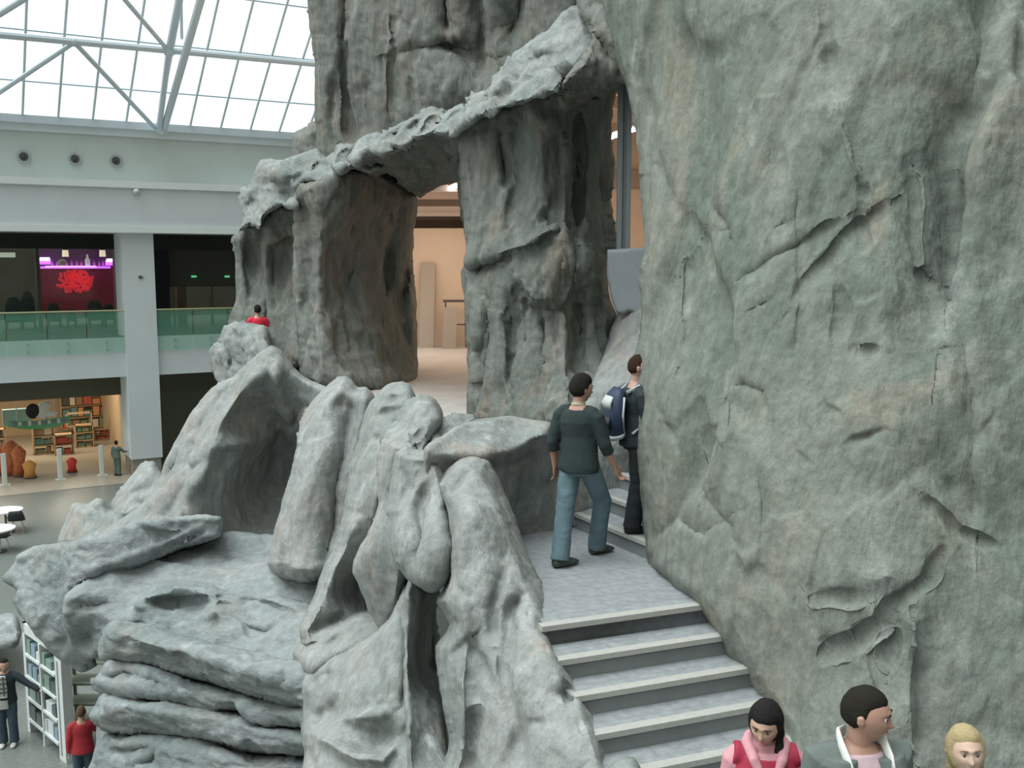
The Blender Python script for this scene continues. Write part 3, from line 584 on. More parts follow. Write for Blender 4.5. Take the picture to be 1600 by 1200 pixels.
rock('rock_core', [(172, 1020), (200, 1000), (330, 1000), (520, 1040), (520, 1260), (160, 1260)], [(180, 1100, 12.9), (500, 1100, 11.3), (300, 1200, 12.2)], ROCK_LEDGE,
     'dark rock mass in the gaps between the stacked ledges', roll=30, rolld=.4, thick=1.5, noise=N_LEDGE[:2], seed=70, step=5)
# -- the root-like fingers of the parapet, far to near
rock('root_rock', [(470, 660), (486, 628), (508, 606), (526, 592), (540, 588), (552, 596), (558, 606), (572, 604), (582, 612), (590, 640), (585, 700), (560, 800), (540, 870), (505, 905), (470, 912), (432, 900), (419, 880), (420, 860), (428, 830), (440, 790), (456, 735), (464, 700)],
     [(530, 595, 12.4), (480, 660, 12.4), (575, 610, 12.1), (520, 700, 11.9), (570, 700, 12.2), (440, 800, 12.1), (500, 800, 11.6), (425, 880, 11.8), (490, 895, 11.3), (545, 820, 11.9)], ROCK_ROOT,
     'broad smooth root-like rock with a pointed top, farthest left of the leaning row', roll=24, rolld=.7, thick=1.2, noise=N_ROOT, seed=71,
     feats=[('c', [(556, 612), (548, 650), (530, 740), (520, 830), (500, 900)], .22, 10, 12), ('c', [(536, 600), (524, 622), (508, 640)], -.1, 6, 6), ('c', [(546, 604), (534, 630), (528, 612)], .08, 4, 4), ('b', 480, 760, 25, 80, 15, -.15), ('c', [(560, 606), (572, 620), (560, 680), (545, 760)], -.12, 8, 8)])
rock('root_rock', [(566, 660), (578, 628), (590, 612), (606, 600), (628, 595), (640, 600), (648, 616), (655, 640), (650, 680), (630, 720), (604, 790), (590, 850), (572, 900), (575, 950), (590, 990), (560, 1010), (510, 1020), (474, 1014), (466, 985), (478, 955), (492, 925), (505, 890), (525, 845), (536, 800), (545, 740), (556, 700)],
     [(590, 612, 11.2), (640, 605, 11.0), (570, 670, 11.2), (640, 660, 10.7), (550, 740, 11.0), (600, 760, 10.4), (535, 830, 10.8), (590, 830, 10.6), (490, 940, 10.6), (550, 930, 10.9), (475, 1000, 10.2), (560, 990, 10.3)], ROCK_ROOT,
     'long root-like rock with a cracked horizontal-banded head, second of the leaning row', roll=20, rolld=.6, thick=1.1, noise=N_ROOT, seed=72,
     feats=[('c', [(588, 632), (612, 622), (640, 618)], .12, 3, 7), ('c', [(595, 610), (618, 606), (640, 602)], .09, 3, 5), ('c', [(576, 652), (605, 642), (640, 640)], .12, 3, 6), ('c', [(600, 655), (612, 662), (600, 672)], .14, 5, 5), ('c', [(572, 680), (600, 690), (615, 676)], .12, 4, 6),
            ('c', [(560, 800), (530, 870), (510, 920), (485, 980)], -.2, 16, 14), ('b', 565, 935, 26, 36, 10, .3), ('c', [(470, 1000), (500, 975), (560, 955)], .15, 4, 8)])
rock('boulder', [(598, 690), (604, 672), (622, 660), (628, 642), (640, 626), (655, 620), (674, 626), (684, 638), (690, 655), (680, 680), (668, 700), (660, 720), (636, 716), (615, 710)],
     [(605, 690, 9.9), (645, 628, 10.1), (680, 640, 10.1), (668, 700, 9.5), (620, 705, 9.6)], ROCK_ROOT, 'knobbly boulder capping the third root, in front of the small cracked boulder', roll=20, rolld=.55, thick=.8, noise=N_ROOT, seed=73, step=2.4,
     feats=[('c', [(622, 662), (640, 668), (648, 690)], .12, 4, 8), ('c', [(664, 660), (655, 680), (672, 695)], .15, 6, 8), ('b', 640, 675, 12, 16, 0, -.12), ('c', [(668, 690), (650, 704), (620, 700)], .14, 4, 5)])
rock('root_rock', [(590, 720), (598, 688), (618, 680), (650, 690), (660, 720), (664, 780), (655, 850), (645, 900), (632, 940), (620, 975), (604, 992), (590, 985), (576, 955), (566, 925), (553, 895), (552, 875), (566, 850), (582, 822), (592, 790), (590, 750)],
     [(600, 700, 9.7), (650, 700, 9.4), (600, 790, 9.6), (650, 800, 9.3), (560, 880, 9.9), (620, 880, 9.2), (600, 980, 10.0), (640, 920, 9.6)], ROCK_ROOT,
     'hip-shaped root rock with a lobe pointing left, third of the leaning row', roll=20, rolld=.55, thick=.9, noise=N_ROOT, seed=74, feats=[('c', [(598, 800), (620, 830), (622, 900), (612, 960)], -.18, 16, 8), ('c', [(625, 700), (620, 760), (610, 800)], .14, 5, 12), ('c', [(600, 765), (625, 770), (650, 762)], .07, 3, 8)])
rock('root_rock', [(612, 735), (616, 706), (634, 694), (652, 700), (668, 702), (690, 716), (700, 740), (706, 780), (708, 840), (704, 890), (694, 912), (676, 922), (656, 918), (634, 905), (616, 880), (606, 850), (604, 800), (608, 765)],
     [(620, 720, 9.2), (680, 720, 9.0), (615, 800, 9.0), (690, 800, 8.8), (620, 880, 8.9), (690, 900, 8.5), (655, 860, 8.5)], ROCK_ROOT,
     'tongue-shaped hanging rock with a rounded lower end left of the nearest root', roll=22, rolld=.5, thick=.8, noise=N_ROOT, seed=75, step=2.6,
     feats=[('c', [(664, 748), (656, 790), (658, 840), (652, 885)], .16, 5, 9), ('c', [(620, 708), (632, 760), (618, 800)], .1, 5, 8), ('c', [(640, 722), (660, 728), (655, 745)], .06, 4, 5)])
rock('root_rock', [(672, 760), (682, 738), (698, 722), (716, 711), (745, 708), (766, 718), (780, 745), (792, 772), (804, 800), (816, 835), (832, 880), (852, 922), (868, 962), (880, 990), (896, 1030), (908, 1056), (924, 1090), (940, 1130), (952, 1165), (960, 1200), (970, 1240), (690, 1240), (700, 1160), (690, 1100), (682, 1050), (681, 1010), (700, 975), (682, 940), (700, 905), (702, 850), (697, 800)],
     [(735, 712, 8.75), (700, 740, 8.9), (780, 760, 8.8), (740, 800, 8.15), (820, 860, 8.35), (720, 900, 8.1), (800, 920, 7.75), (868, 970, 7.8), (700, 1000, 8.2), (780, 1020, 7.5), (850, 1050, 7.1), (910, 1080, 7.0), (955, 1190, 6.5), (700, 1200, 7.7), (800, 1180, 7.1), (900, 1190, 6.5)], ROCK_ROOT,
     'biggest and nearest root-like rock leaning along the stair steps', roll=26, rolld=.6, thick=.7, noise=N_ROOT, seed=76, step=2.6,
     feats=[('c', [(725, 735), (708, 770), (706, 850), (712, 930)], .14, 5, 14), ('c', [(790, 880), (770, 950), (772, 1010)], .14, 5, 12), ('c', [(822, 920), (800, 960), (788, 1050), (800, 1120), (815, 1210)], .20, 6, 16), ('c', [(722, 920), (728, 990), (720, 1060), (722, 1200)], -.14, 9, 14), ('c', [(700, 1030), (730, 1000), (750, 1030), (768, 1080)], .12, 4, 12),
            ('c', [(745, 1100), (732, 1160), (730, 1230)], .16, 8, 12), ('c', [(870, 1060), (890, 1075), (885, 1110)], .08, 4, 7), ('b', 880, 1085, 18, 14, 0, .1), ('b', 850, 1010, 26, 50, -20, -.12), ('c', [(692, 955), (712, 972), (705, 990)], .1, 4, 5), ('c', [(815, 1130), (860, 1128)], .05, 3, 5)])
rock('rock', [(930, 1260), (935, 1210), (955, 1190), (975, 1181), (990, 1184), (1000, 1200), (1008, 1260)], [(940, 1230, 6.0), (985, 1190, 6.0), (1000, 1230, 5.8)], ROCK_TOP,
     'pale round rock top poking up at the bottom edge before the steps', roll=20, rolld=.3, thick=.4, noise=N_ROOT[:2], seed=77, step=2.4)
rock('root_rock', [(632, 930), (638, 905), (655, 900), (680, 910), (688, 930), (682, 960), (684, 1010), (690, 1080), (700, 1150), (704, 1240), (640, 1240), (632, 1120), (628, 1050), (632, 980)],
     [(640, 920, 8.9), (640, 1080, 8.7), (660, 980, 9.1), (680, 1000, 9.9), (684, 1060, 9.5), (660, 1120, 8.5), (690, 1200, 8.2), (640, 1200, 8.3)], ROCK_ROOT,
     'slim straight root rock in the dark gap left of the nearest root', roll=10, rolld=.3, thick=.8, noise=N_ROOT, seed=78, feats=[('c', [(632, 940), (634, 1060), (640, 1200)], -.12, 6, 8), ('c', [(676, 930), (674, 1060)], .5, 16, 8)])
rock('boulder', [(462, 1040), (458, 1020), (475, 996), (510, 975), (560, 952), (600, 955), (620, 975), (600, 1000), (560, 1020), (520, 1040), (490, 1060)], [(470, 1030, 10.2), (520, 975, 10.5), (590, 965, 10.4), (540, 1020, 9.9), (600, 990, 10.0)], ROCK_ROOT,
     'low rounded cracked rock at the base between the second and third roots', roll=22, rolld=.5, thick=.8, noise=N_ROOT, seed=79, feats=[('c', [(505, 1010), (525, 1000), (540, 985)], .1, 4, 6), ('c', [(480, 1020), (530, 985), (580, 965)], -.1, 10, 10)])
rock('rock_mound', [(466, 1075), (470, 1052), (486, 1035), (520, 1020), (555, 1005), (590, 985), (612, 960), (625, 920), (640, 905), (648, 940), (645, 1040), (656, 1120), (690, 1160), (720, 1240), (480, 1240), (476, 1180), (470, 1140), (472, 1105)],
     [(475, 1060, 10.0), (475, 1160, 9.6), (540, 1020, 9.8), (600, 985, 9.4), (635, 930, 9.3), (560, 1080, 9.2), (630, 1050, 8.9), (540, 1150, 9.0), (600, 1160, 8.9), (660, 1160, 8.4), (500, 1220, 8.7), (690, 1220, 8.1)], ROCK_ROOT,
     'broad pale rock mass with shaded hollows at the bottom centre left', roll=18, rolld=.55, thick=1.2, noise=N_ROOT, seed=80,
     feats=[('b', 548, 1138, 26, 16, 30, .14), ('b', 605, 1150, 30, 30, 30, .2), ('c', [(482, 1140), (510, 1160), (560, 1185), (600, 1190), (625, 1150)], -.25, 14, 8), ('c', [(530, 1080), (520, 1110), (505, 1135)], .22, 5, 12), ('c', [(475, 1105), (495, 1120), (512, 1105)], .15, 5, 8), ('c', [(480, 1070), (510, 1055), (500, 1075)], .08, 4, 5), ('c', [(620, 1110), (560, 1120), (530, 1125)], -.18, 14, 5), ('c', [(475, 1165), (490, 1190), (492, 1230)], .25, 4, 8), ('c', [(632, 930), (634, 1060), (630, 1120)], .15, 5, 5)])
# -- the great cliff wall on the right
rock('cliff', [(935, -80), (940, 20), (952, 80), (972, 122), (982, 160), (992, 205), (998, 255), (1001, 310), (1005, 385), (1000, 415), (996, 440), (1001, 478), (996, 520), (989, 560), (986, 605), (989, 655), (991, 700), (997, 745), (1003, 800), (1008, 850), (1012, 890), (1050, 920), (1089, 947), (1117, 990), (1145, 1040), (1176, 1092), (1205, 1150), (1235, 1240), (1760, 1300), (1760, -80)],
     [(945, 0, 11.2), (985, 150, 10.6), (1000, 300, 10.1), (1000, 480, 9.7), (990, 640, 9.4), (1006, 800, 9.15), (1012, 885, 9.05), (1087, 945, 8.0), (1117, 990, 7.75), (1145, 1040, 7.5), (1176, 1092, 7.25), (1205, 1150, 7.0), (1240, 1230, 6.6),
      (1120, 0, 9.4), (1120, 300, 8.9), (1120, 600, 8.3), (1120, 800, 8.0), (1300, 0, 8.4), (1300, 300, 7.9), (1300, 600, 7.4), (1300, 900, 6.8), (1300, 1150, 6.5), (1450, 200, 7.7), (1450, 600, 7.1), (1450, 1000, 6.5), (1600, 0, 8.0), (1600, 400, 7.4), (1600, 800, 6.8), (1600, 1150, 6.3), (1740, 600, 6.8)], ROCK_CLIFF,
     'huge grey-green textured cliff filling the right half, beside the steps', roll=26, rolld=.45, thick=1.6, noise=N_CLIFF, seed=90, step=2.2, fk=.8, lim=3.2, cat='cliff',
     feats=[('c', [(1002, 100), (1016, 200), (1035, 270), (1055, 312), (1072, 350), (1100, 385), (1118, 430), (1132, 470), (1142, 520), (1150, 570), (1150, 615)], .20, 5, 26),
            ('c', [(1096, -80), (1092, 60), (1100, 150), (1108, 220), (1100, 285), (1102, 330)], .12, 6, 14), ('c', [(1085, 380), (1070, 420), (1075, 520), (1060, 560)], .10, 16, 5),
            ('c', [(1232, 478), (1260, 432), (1290, 404), (1318, 366), (1352, 345), (1392, 320)], .16, 4, 14), ('c', [(1155, 446), (1200, 412), (1240, 386), (1285, 356), (1316, 340)], .10, 3, 12), ('c', [(1180, 485), (1205, 465)], .08, 3, 5),
            ('c', [(1220, 362), (1235, 345)], .08, 3, 5), ('c', [(1345, 270), (1352, 310), (1345, 345), (1354, 400)], .09, 3, 10), ('c', [(1315, 180), (1330, 250), (1350, 300)], -.08, 5, 16), ('c', [(1298, 60), (1300, 130)], .10, 12, 12), ('c', [(1285, -80), (1290, 40), (1298, 120)], .08, 4, 12),
            ('c', [(1560, -80), (1536, 60), (1530, 110), (1515, 165), (1492, 210), (1480, 262), (1490, 330), (1494, 400), (1484, 480), (1474, 540)], .32, 14, 40), ('c', [(1500, 500), (1518, 620), (1520, 700), (1524, 830)], .16, 6, 26), ('c', [(1430, 262), (1432, 340), (1434, 415), (1455, 440), (1475, 445)], .08, 3, 8),
            ('c', [(1020, 852), (1040, 832), (1062, 808), (1082, 824), (1104, 838), (1120, 822), (1140, 812)], .16, 12, 4), ('c', [(1098, 738), (1106, 762), (1120, 785), (1136, 806), (1150, 826), (1158, 870)], .16, 4, 14), ('c', [(1095, 660), (1098, 740)], .07, 3, 8),
            ('c', [(1256, 930), (1264, 940), (1300, 934), (1352, 938)], .16, 8, 3), ('c', [(1268, 1026), (1300, 1012), (1335, 1002), (1378, 976), (1392, 950), (1412, 934), (1450, 904), (1462, 880), (1480, 848)], .15, 5, 5), ('c', [(1440, 770), (1470, 800), (1500, 832), (1530, 842), (1562, 858)], .10, 4, 6), ('c', [(1395, 980), (1392, 1020), (1384, 1050)], .14, 5, 8),
            ('c', [(1150, 612), (1172, 600), (1196, 612), (1206, 640), (1213, 688)], .16, 3, 16), ('b', 1175, 650, 22, 34, 0, .14), ('c', [(1190, 740), (1194, 830), (1188, 920)], .06, 3, 6), ('c', [(1316, 700), (1335, 686), (1385, 676)], .08, 3, 5), ('c', [(1246, 560), (1252, 480), (1244, 330), (1250, 290)], .04, 3, 6),
            ('c', [(1335, 545), (1378, 548)], .08, 3, 5), ('c', [(1305, 430), (1312, 470), (1304, 540)], .06, 3, 5), ('b', 1245, 470, 30, 50, 30, -.08), ('b', 1385, 900, 26, 22, 0, -.10), ('b', 1050, 620, 30, 90, 0, -.08), ('b', 1210, 240, 14, 40, 0, .10), ('b', 1220, 130, 14, 26, 0, -.06),
            ('c', [(1015, 625), (1040, 650), (1065, 710)], .04, 3, 4), ('c', [(1112, 315), (1140, 360), (1120, 365)], .12, 4, 8), ('c', [(1430, 1010), (1440, 1100), (1435, 1200)], .14, 24, 14), ('c', [(1430, 950), (1424, 1100), (1430, 1200)], -.1, 14, 10), ('b', 1390, 440, 50, 60, 0, -.14), ('b', 1110, 470, 24, 60, 0, .10)])
# sheet panel that closes the slot
rock('slot_panel', [(949, 390), (1010, 386), (1016, 500), (985, 486), (965, 492), (955, 468), (948, 430)], [(949, 400, 12.15), (1010, 400, 12.0), (980, 480, 12.1)], PAN,
     'flat blue-grey sheet panel closing the lower part of the narrow slot', roll=1, rolld=.01, thick=.05, step=4, jag=0, sharp=True, cat='panel')

# ================================================================== THE GALLERY BUILDING ACROSS THE ATRIUM
GO = Vector((-15.77, 42, 0)); GE = Vector((.866, .5, 0)); GN = Vector((-.5, .866, 0))     # along the facade, into the building
def G(s, o, z): return GO + GE * s + GN * o + Vector((0, 0, z))
def gs(px, py, off=0):                  # where a pixel's ray meets the vertical plane set back by off
    r = Vector(ray(px, py)); p0 = GO + GN * off; C0 = Vector((0, 0, EYE))
    t = (p0 - C0).dot(GN) / r.dot(GN); q = C0 + r * t
    return (q - p0).dot(GE), q.z
def gbox(s0, s1, o0, o1, z0, z1, mb=None): return (mb or MB()).box(s0, s1, o0, o1, z0, z1, fn=lambda a, b, c: tuple(G(a, b, c)))
GREY = mat('gallery_grey', (.44, .49, .46), .8, vary=.05, vscale=.8)
WHITE = mat('gallery_white', (.58, .64, .65), .7, vary=.04, vscale=.8)
WHITE2 = mat('gallery_trim', (.70, .75, .74), .6)
OLIVE = mat('olive_soffit', (.16, .165, .12), .9, vary=.08, vscale=1)
DARK = mat('dark_gallery', (.055, .06, .05), .8)
STEELW = mat('white_tube_steel', (.52, .59, .63), .5)
S0, S1 = -12, 24
tag(gbox(S0, S1, 0, .6, 12.2, 14.15).build('wall_upper', GREY), kind='structure')
tag(gbox(S0, S1, -.06, .6, 14.15, 14.45).build('trim_2', WHITE), kind='structure')
tag(gbox(S0, S1, -1.0, .6, 10.45, 12.0).build('wall_fascia', WHITE), kind='structure')
tag(gbox(S0, S1, -1.12, .6, 12.0, 12.28).build('trim_3', WHITE2), kind='structure')
tag(gbox(S0, S1, -1.12, .6, 10.2, 10.45).build('trim_4', WHITE2), kind='structure')
tag(gbox(S0, S1, .6, 9, 10.2, 10.4).build('ceiling_gallery', DARK), kind='structure')
tag(gbox(S0, S1, -.5, 16, 4.26, 5.9).build('floor_gallery', WHITE), kind='structure')
tag(gbox(S0, S1, -.35, 16, 5.9, 5.93).build('floor_gallery_finish', mat('dark_floor_finish', (.06, .065, .05), .7)), kind='structure')  # dark sheet added over the white slab so the floor looks shaded
tag(gbox(S0, S1, 1.5, 9, 4.18, 4.26).build('ceiling_ground_gallery', OLIVE), kind='structure')
tag(gbox(S0, S1, -.2, .9, 14.45, 14.75).build('trim_5', STEELW), kind='structure')
# column
cl, cr = gs(195, 500, -.7)[0], gs(245, 500, -.7)[0]
pc = empty('column', G((cl + cr) / 2, .3, 0), label='white square column standing in front of the two gallery storeys', cat='column')
gc = Vector(pc.location)
def gl(s0, s1, o0, o1, z0, z1, name, m, par, org, bevel=0, mb=None):
    return (mb or MB()).box(s0, s1, o0, o1, z0, z1, fn=lambda a, b, c: tuple(G(a, b, c) - org)).build(name, m, par, bevel=bevel)
gl(cl, cr, -.7, 1.2, .75, 10.2, 'shaft', WHITE, pc, gc)
gl(cl + .06, cr - .06, -.64, 1.14, 0, .75, 'plinth', mat('plinth', (.25, .24, .2), .6), pc, gc)
sd_ = gs(219, 433, -.72)
t = empty('wall_sensor', G(sd_[0], -.72, sd_[1]), label='tiny dark sensor on the white column', cat='sensor')
MB().ball((0, 0, 0), .07).build('dome', DM, t); MB().box(-.12, .12, -.02, .05, -.02, .02).build('bracket', DM, t)
sd_ = gs(213, 300, -1.14)
t = empty('wall_sensor', G(sd_[0], -1.14, sd_[1]), label='small pale sensor on the white fascia above the column', cat='sensor')
MB().ball((0, 0, 0), .12).build('dome', GREY, t); MB().box(-.1, .1, -.02, .05, .08, .14).build('bracket', GREY, t)
# three round air nozzles
for px, lab in ((37, 'round air nozzle in the grey upper wall, leftmost of three'), (117, 'round air nozzle in the grey upper wall, middle of three'), (181, 'round air nozzle in the grey upper wall, rightmost of three, above the column')):
    py = 245 + (px - 37) * .045; s_, z_ = gs(px, py)
    t = empty('air_nozzle', G(s_, 0, z_), math.atan2(GE.y, GE.x), lab, 'air vent', 'round air nozzles in the upper wall')
    b = MB(); seg = 28
    for rr, y0, y1 in ((.25, -.05, .02),):
        pass
    def ring(ro, ri, y0, y1):
        bm = bmesh.new(); V = [[bm.verts.new((r_ * math.cos(k * 2 * math.pi / seg), y_, r_ * math.sin(k * 2 * math.pi / seg))) for k in range(seg)] for r_, y_ in ((ro, y1), (ro, y0), (ri, y0), (ri, y1))]
        for a_ in range(4):
            for k in range(seg): bm.faces.new((V[a_][k], V[a_][(k + 1) % seg], V[(a_ + 1) % 4][(k + 1) % seg], V[(a_ + 1) % 4][k]))
        m_ = MB(); m_.bm.free(); m_.bm = bm; return m_
    ring(.25, .17, -.06, .02).build('flange', mat('nozzle_rim', (.30, .33, .32), .5), t)
    ring(.17, .05, -.02, .01).build('cone', mat('nozzle_cone', (.10, .11, .11), .5), t)
    MB().ball((0, -.03, -.02), .075).build('jet', mat('nozzle_core', (.03, .03, .03), .5), t)
# glass balustrades
m, t_, b_ = new_mat('green_glass'); b_.inputs['Base Color'].default_value = (.22, .55, .38, 1); b_.inputs['Roughness'].default_value = .03; b_.inputs['Alpha'].default_value = .20; b_.inputs['Specular IOR Level'].default_value = .25; b_.inputs['Metallic'].default_value = 0
GLASS = m
BRASS = mat('pale_brass', (.50, .47, .28), .35, .6)
def balus(sa, sb, lab):
    t = empty('glass_balustrade', G((sa + sb) / 2, -.62, 5.3), label=lab, cat='balustrade'); org = Vector(t.location)
    n = max(1, round((sb - sa) / 1.55)); w_ = (sb - sa) / n
    for i in range(n):
        gl(sa + i * w_ + .02, sa + (i + 1) * w_ - .02, -.64, -.62, 5.3, 7.0, 'glass_pane', GLASS, t, org)
        for zz in (5.45, 5.75): MB().tube([G(sa + (i + .5) * w_, -.68, zz) - org, G(sa + (i + .5) * w_, -.5, zz) - org], .03, 8).build('clamp', GALV, t)
    MB().tube([G(sa, -.63, 7.03) - org, G(sb, -.63, 7.03) - org], .035, 8).build('handrail', BRASS, t)
balus(-9.5, cl, 'glass balustrade with a thin brass rail on the gallery left of the white column')
balus(cr, 9.5, 'glass balustrade with a thin brass rail on the gallery right of the white column')
# upper gallery: dark glazed shopfront, lounge behind it, shutter to the right
tag(gbox(S0, S1, 16, 16.3, 5.9, 10.2).build('wall_gallery_back', mat('dark_olive', (.09, .085, .055), .9, vary=.2, vscale=1)), kind='structure')
tag(gbox(S0, S1, 4.0, 4.3, 9.6, 10.2).build('wall_shop_header', mat('dark_header', (.04, .05, .04), .8)), kind='structure')
m, t_, b_ = new_mat('shop_glass'); b_.inputs['Base Color'].default_value = (.10, .13, .11, 1); b_.inputs['Roughness'].default_value = .05; b_.inputs['Alpha'].default_value = .30
SGL = m
fr = gs(61, 450, 4)[0]; f2 = gs(183, 450, 4)[0]
w1 = empty('shop_window', G(fr, 4.1, 5.9), label='dark tinted glass shopfront of the upper gallery behind the balustrade', cat='shop window'); org = Vector(w1.location)
gl(-11, fr, 4.1, 4.12, 5.9, 9.6, 'glass_pane', SGL, w1, org); gl(fr, f2, 4.1, 4.12, 5.9, 9.6, 'glass_pane', SGL, w1, org)
gl(fr - .08, fr + .08, 4.0, 4.2, 5.9, 9.6, 'mullion', DM, w1, org)
tag(gbox(f2, f2 + .7, 3.8, 5, 5.9, 10.2).build('wall_pier', mat('pier_brown', (.24, .23, .2), .8)), kind='structure')
# right bay: rolled shutter above a glazed door
r0, r1 = gs(262, 430, 5)[0], gs(375, 430, 5)[0] + 2
sh = empty('shutter_box', G(r0, 5, 8), label='dark lowered shutter with two small green lights right of the white column', cat='shutter'); org = Vector(sh.location)
zt = gs(300, 388, 5)[1]; zb = gs(300, 448, 5)[1]
bb = MB(); k = 0; zz = zb
while zz < zt: bb.box(r0, r1, 5 - .03 * (k % 2), 5.15, zz, min(zz + .12, zt), fn=lambda a, b, c: tuple(G(a, b, c) - org)); zz += .12; k += 1
bb.build('slats', mat('shutter_grey', (.10, .105, .085), .6), sh)
GRL = mat('green_lamp', (.1, .5, .2), .5, emit=(.10, .55, .25), estr=.9)
for px in (303, 355):
    s_, z_ = gs(px, 432, 4.9); gl(s_ - .12, s_ + .12, 4.88, 4.92, z_ - .04, z_ + .04, 'green_light', GRL, sh, org)
dr = empty('glazed_door', G(r0, 5, 5.9), label='brown glazed double door under the shutter right of the white column', cat='door'); org = Vector(dr.location)
for px in (273, 332, 372):
    s_ = gs(px, 500, 5)[0]; gl(s_ - .07, s_ + .07, 4.95, 5.05, 5.9, zb, 'door_frame', mat('bronze_frame', (.16, .15, .10), .4, .4), dr, org)
gl(r0, r1, 5.1, 5.12, 5.9, zb, 'door_glass', SGL, dr, org)
s_ = gs(278, 500, 5.5)[0]; tag(gbox(s_, s_ + .45, 5.5, 5.6, 5.9, zb).build('lit_curtain', mat('amber_panel', (.35, .20, .07), .8)), 'narrow amber panel standing behind the glazed door', 'panel')
tag(gbox(gs(242, 430, 4.6)[0], r0, 4.6, 5.2, 5.9, 10.2).build('wall_reveal', mat('reveal', (.03, .035, .05), .9)), kind='structure')
tag(gbox(r0, r1, 5.0, 5.2, zt, 10.2).build('wall_over_shutter', mat('dark_header', (.04, .05, .04))), kind='structure')
# the lounge: purple neon shelf, bottles, red cluster, spot lamps
PUR = mat('purple_neon', (.6, .2, 1), .5, emit=(.42, .10, 1.0), estr=3.2); PINK = mat('pink_neon', (1, .6, 1), .5, emit=(1, .55, .95), estr=2.0); PALEP = mat('lilac_neon', (1, .8, 1), .5, emit=(.9, .62, 1), estr=5)
O_ = 9
def gp(px, py, off=O_): return gs(px, py, off)
sb_ = empty('back_bar', G(*((gp(120, 410)[0]), O_, gp(120, 410)[1])), label='bar shelf glowing purple and pink behind the dark shopfront', cat='bar shelf'); org = Vector(sb_.location)
a_ = gp(64, 417); c_ = gp(172, 417); z_ = a_[1]
gl(a_[0], c_[0], O_ - .15, O_ + .3, z_ - .08, z_ + .02, 'shelf', PUR, sb_, org)
gl(gp(70, 415)[0], gp(150, 415)[0], O_ - .18, O_ - .14, z_ - .02, z_ + .05, 'light_strip', PINK, sb_, org)
for p0, p1, py in ((62, 77, 405), (166, 179, 407)):
    s0_, zz = gp(p0, py); s1_ = gp(p1, py)[0]; gl(s0_, s1_, O_ - .2, O_ - .1, zz - .07, zz + .09, 'neon_block', PALEP, sb_, org)
    gl(s0_ - .05, s1_ + .05, O_ - .12, O_ - .02, zz - .25, zz + .02, 'neon_glow_panel', PUR, sb_, org)
gl(a_[0], c_[0], O_ + .4, O_ + .5, z_ - .1, z_ + 1.0, 'back_board', mat('plum_board', (.10, .03, .07), .7), sb_, org)
bt = None
for i, px in enumerate((82, 89, 96, 104, 112, 120, 127, 137, 147, 155, 161)):
    s_ = gp(px, 412)[0]; big = px == 137
    t = empty('bottle', G(s_, O_, z_ + .02), label=('tall white bottle standing on the purple shelf' if big else 'small pink-lit bottle standing in the row on the purple shelf'), cat='bottle', group=None if big else 'bottles on the purple shelf')
    h = .62 if big else .26 + .1 * rnd.random(); r_ = .12 if big else .06
    mm = mat('white_bottle', (.8, .85, .8), .4, emit=(.8, .85, .8), estr=.35) if big else mat('pink_bottle', (.6, .2, .45), .3, emit=(.6, .12, .4), estr=.3)  # bottle glass given a faint glow in place of light falling on it
    MB().tube([(0, 0, 0), (0, 0, h * .5), (0, 0, h * .68), (0, 0, h * .95)], [r_, r_, r_ * .4, r_ * .35], 10, (1, 0, 0)).build('glass_body', mm, t)
    MB().tube([(0, 0, h * .95), (0, 0, h)], [r_ * .42, r_ * .42], 8, (1, 0, 0)).build('cap', DM, t)
for px, py, lab in ((102, 394, 'lit cream spotlight above the left half of the purple shelf'), (160, 394, 'lit cream spotlight above the right half of the purple shelf')):
    s_, zz = gp(px, py, 8.7); t = empty('spotlight', G(s_, 8.7, zz), label=lab, cat='lamp')
    MB().tube([(0, 0, -.22), (0, 0, .12)], [.15, .13], 14, (1, 0, 0)).build('shade', mat('cream_lamp', (.8, .8, .6), .5, emit=(1, .95, .65), estr=1.1), t)
    MB().tube([(0, 0, .12), (0, 0, .9)], .02, 6, (1, 0, 0)).build('stem', DM, t); MB().tube([(0, 0, .1), (0, 0, .18)], .16, 14, (1, 0, 0)).build('cap', DM, t)
t = empty('pot', G(gp(97, 405, 8.8)[0], 8.8, gp(97, 410, 8.8)[1]), label='round grey-green lamp bowl hanging over the purple shelf', cat='lamp')
MB().ball((0, 0, 0), (.2, .2, .16)).build('bowl', mat('bowl_grey', (.30, .36, .30), .4, emit=(.2, .3, .2), estr=.2), t); MB().tube([(0, 0, .12), (0, 0, .8)], .015, 6, (1, 0, 0)).build('cord', DM, t)
rb = empty('balloon_cluster', G(gp(118, 440)[0], 8.3, gp(118, 455)[1]), label='big cluster of small red beads hanging under the purple shelf', cat='decoration')
rr_ = random.Random(3); b = MB(); cz = gp(118, 440, 8.3)[1]; cs = gp(118, 440, 8.3)[0]
for i in range(160):
    a = rr_.uniform(-1, 1); c = rr_.uniform(-1, 1)
    if a * a * .8 + c * c > 1: continue
    b.ball(G(cs + a * .78 + .1 * (c < 0) * c, 8.3 + rr_.uniform(-.2, .2), cz + c * .55) - Vector(rb.location), .085, 8)
tag(b.build('beads', mat('red_bead', (.75, .03, .05), .35, emit=(.8, .02, .04), estr=.45), rb), kind='stuff')
tag(gbox(gp(62, 440, 9.6)[0], gp(180, 440, 9.6)[0], 9.6, 9.7, gp(100, 492, 9.6)[1], gp(100, 415, 9.6)[1]).build('red_curtain', mat('crimson_cloth', (.16, .015, .03), .8, vary=.4, vscale=4, emit=(.4, .01, .03), estr=.12)), 'dim crimson curtain hanging behind the red bead cluster', 'curtain')
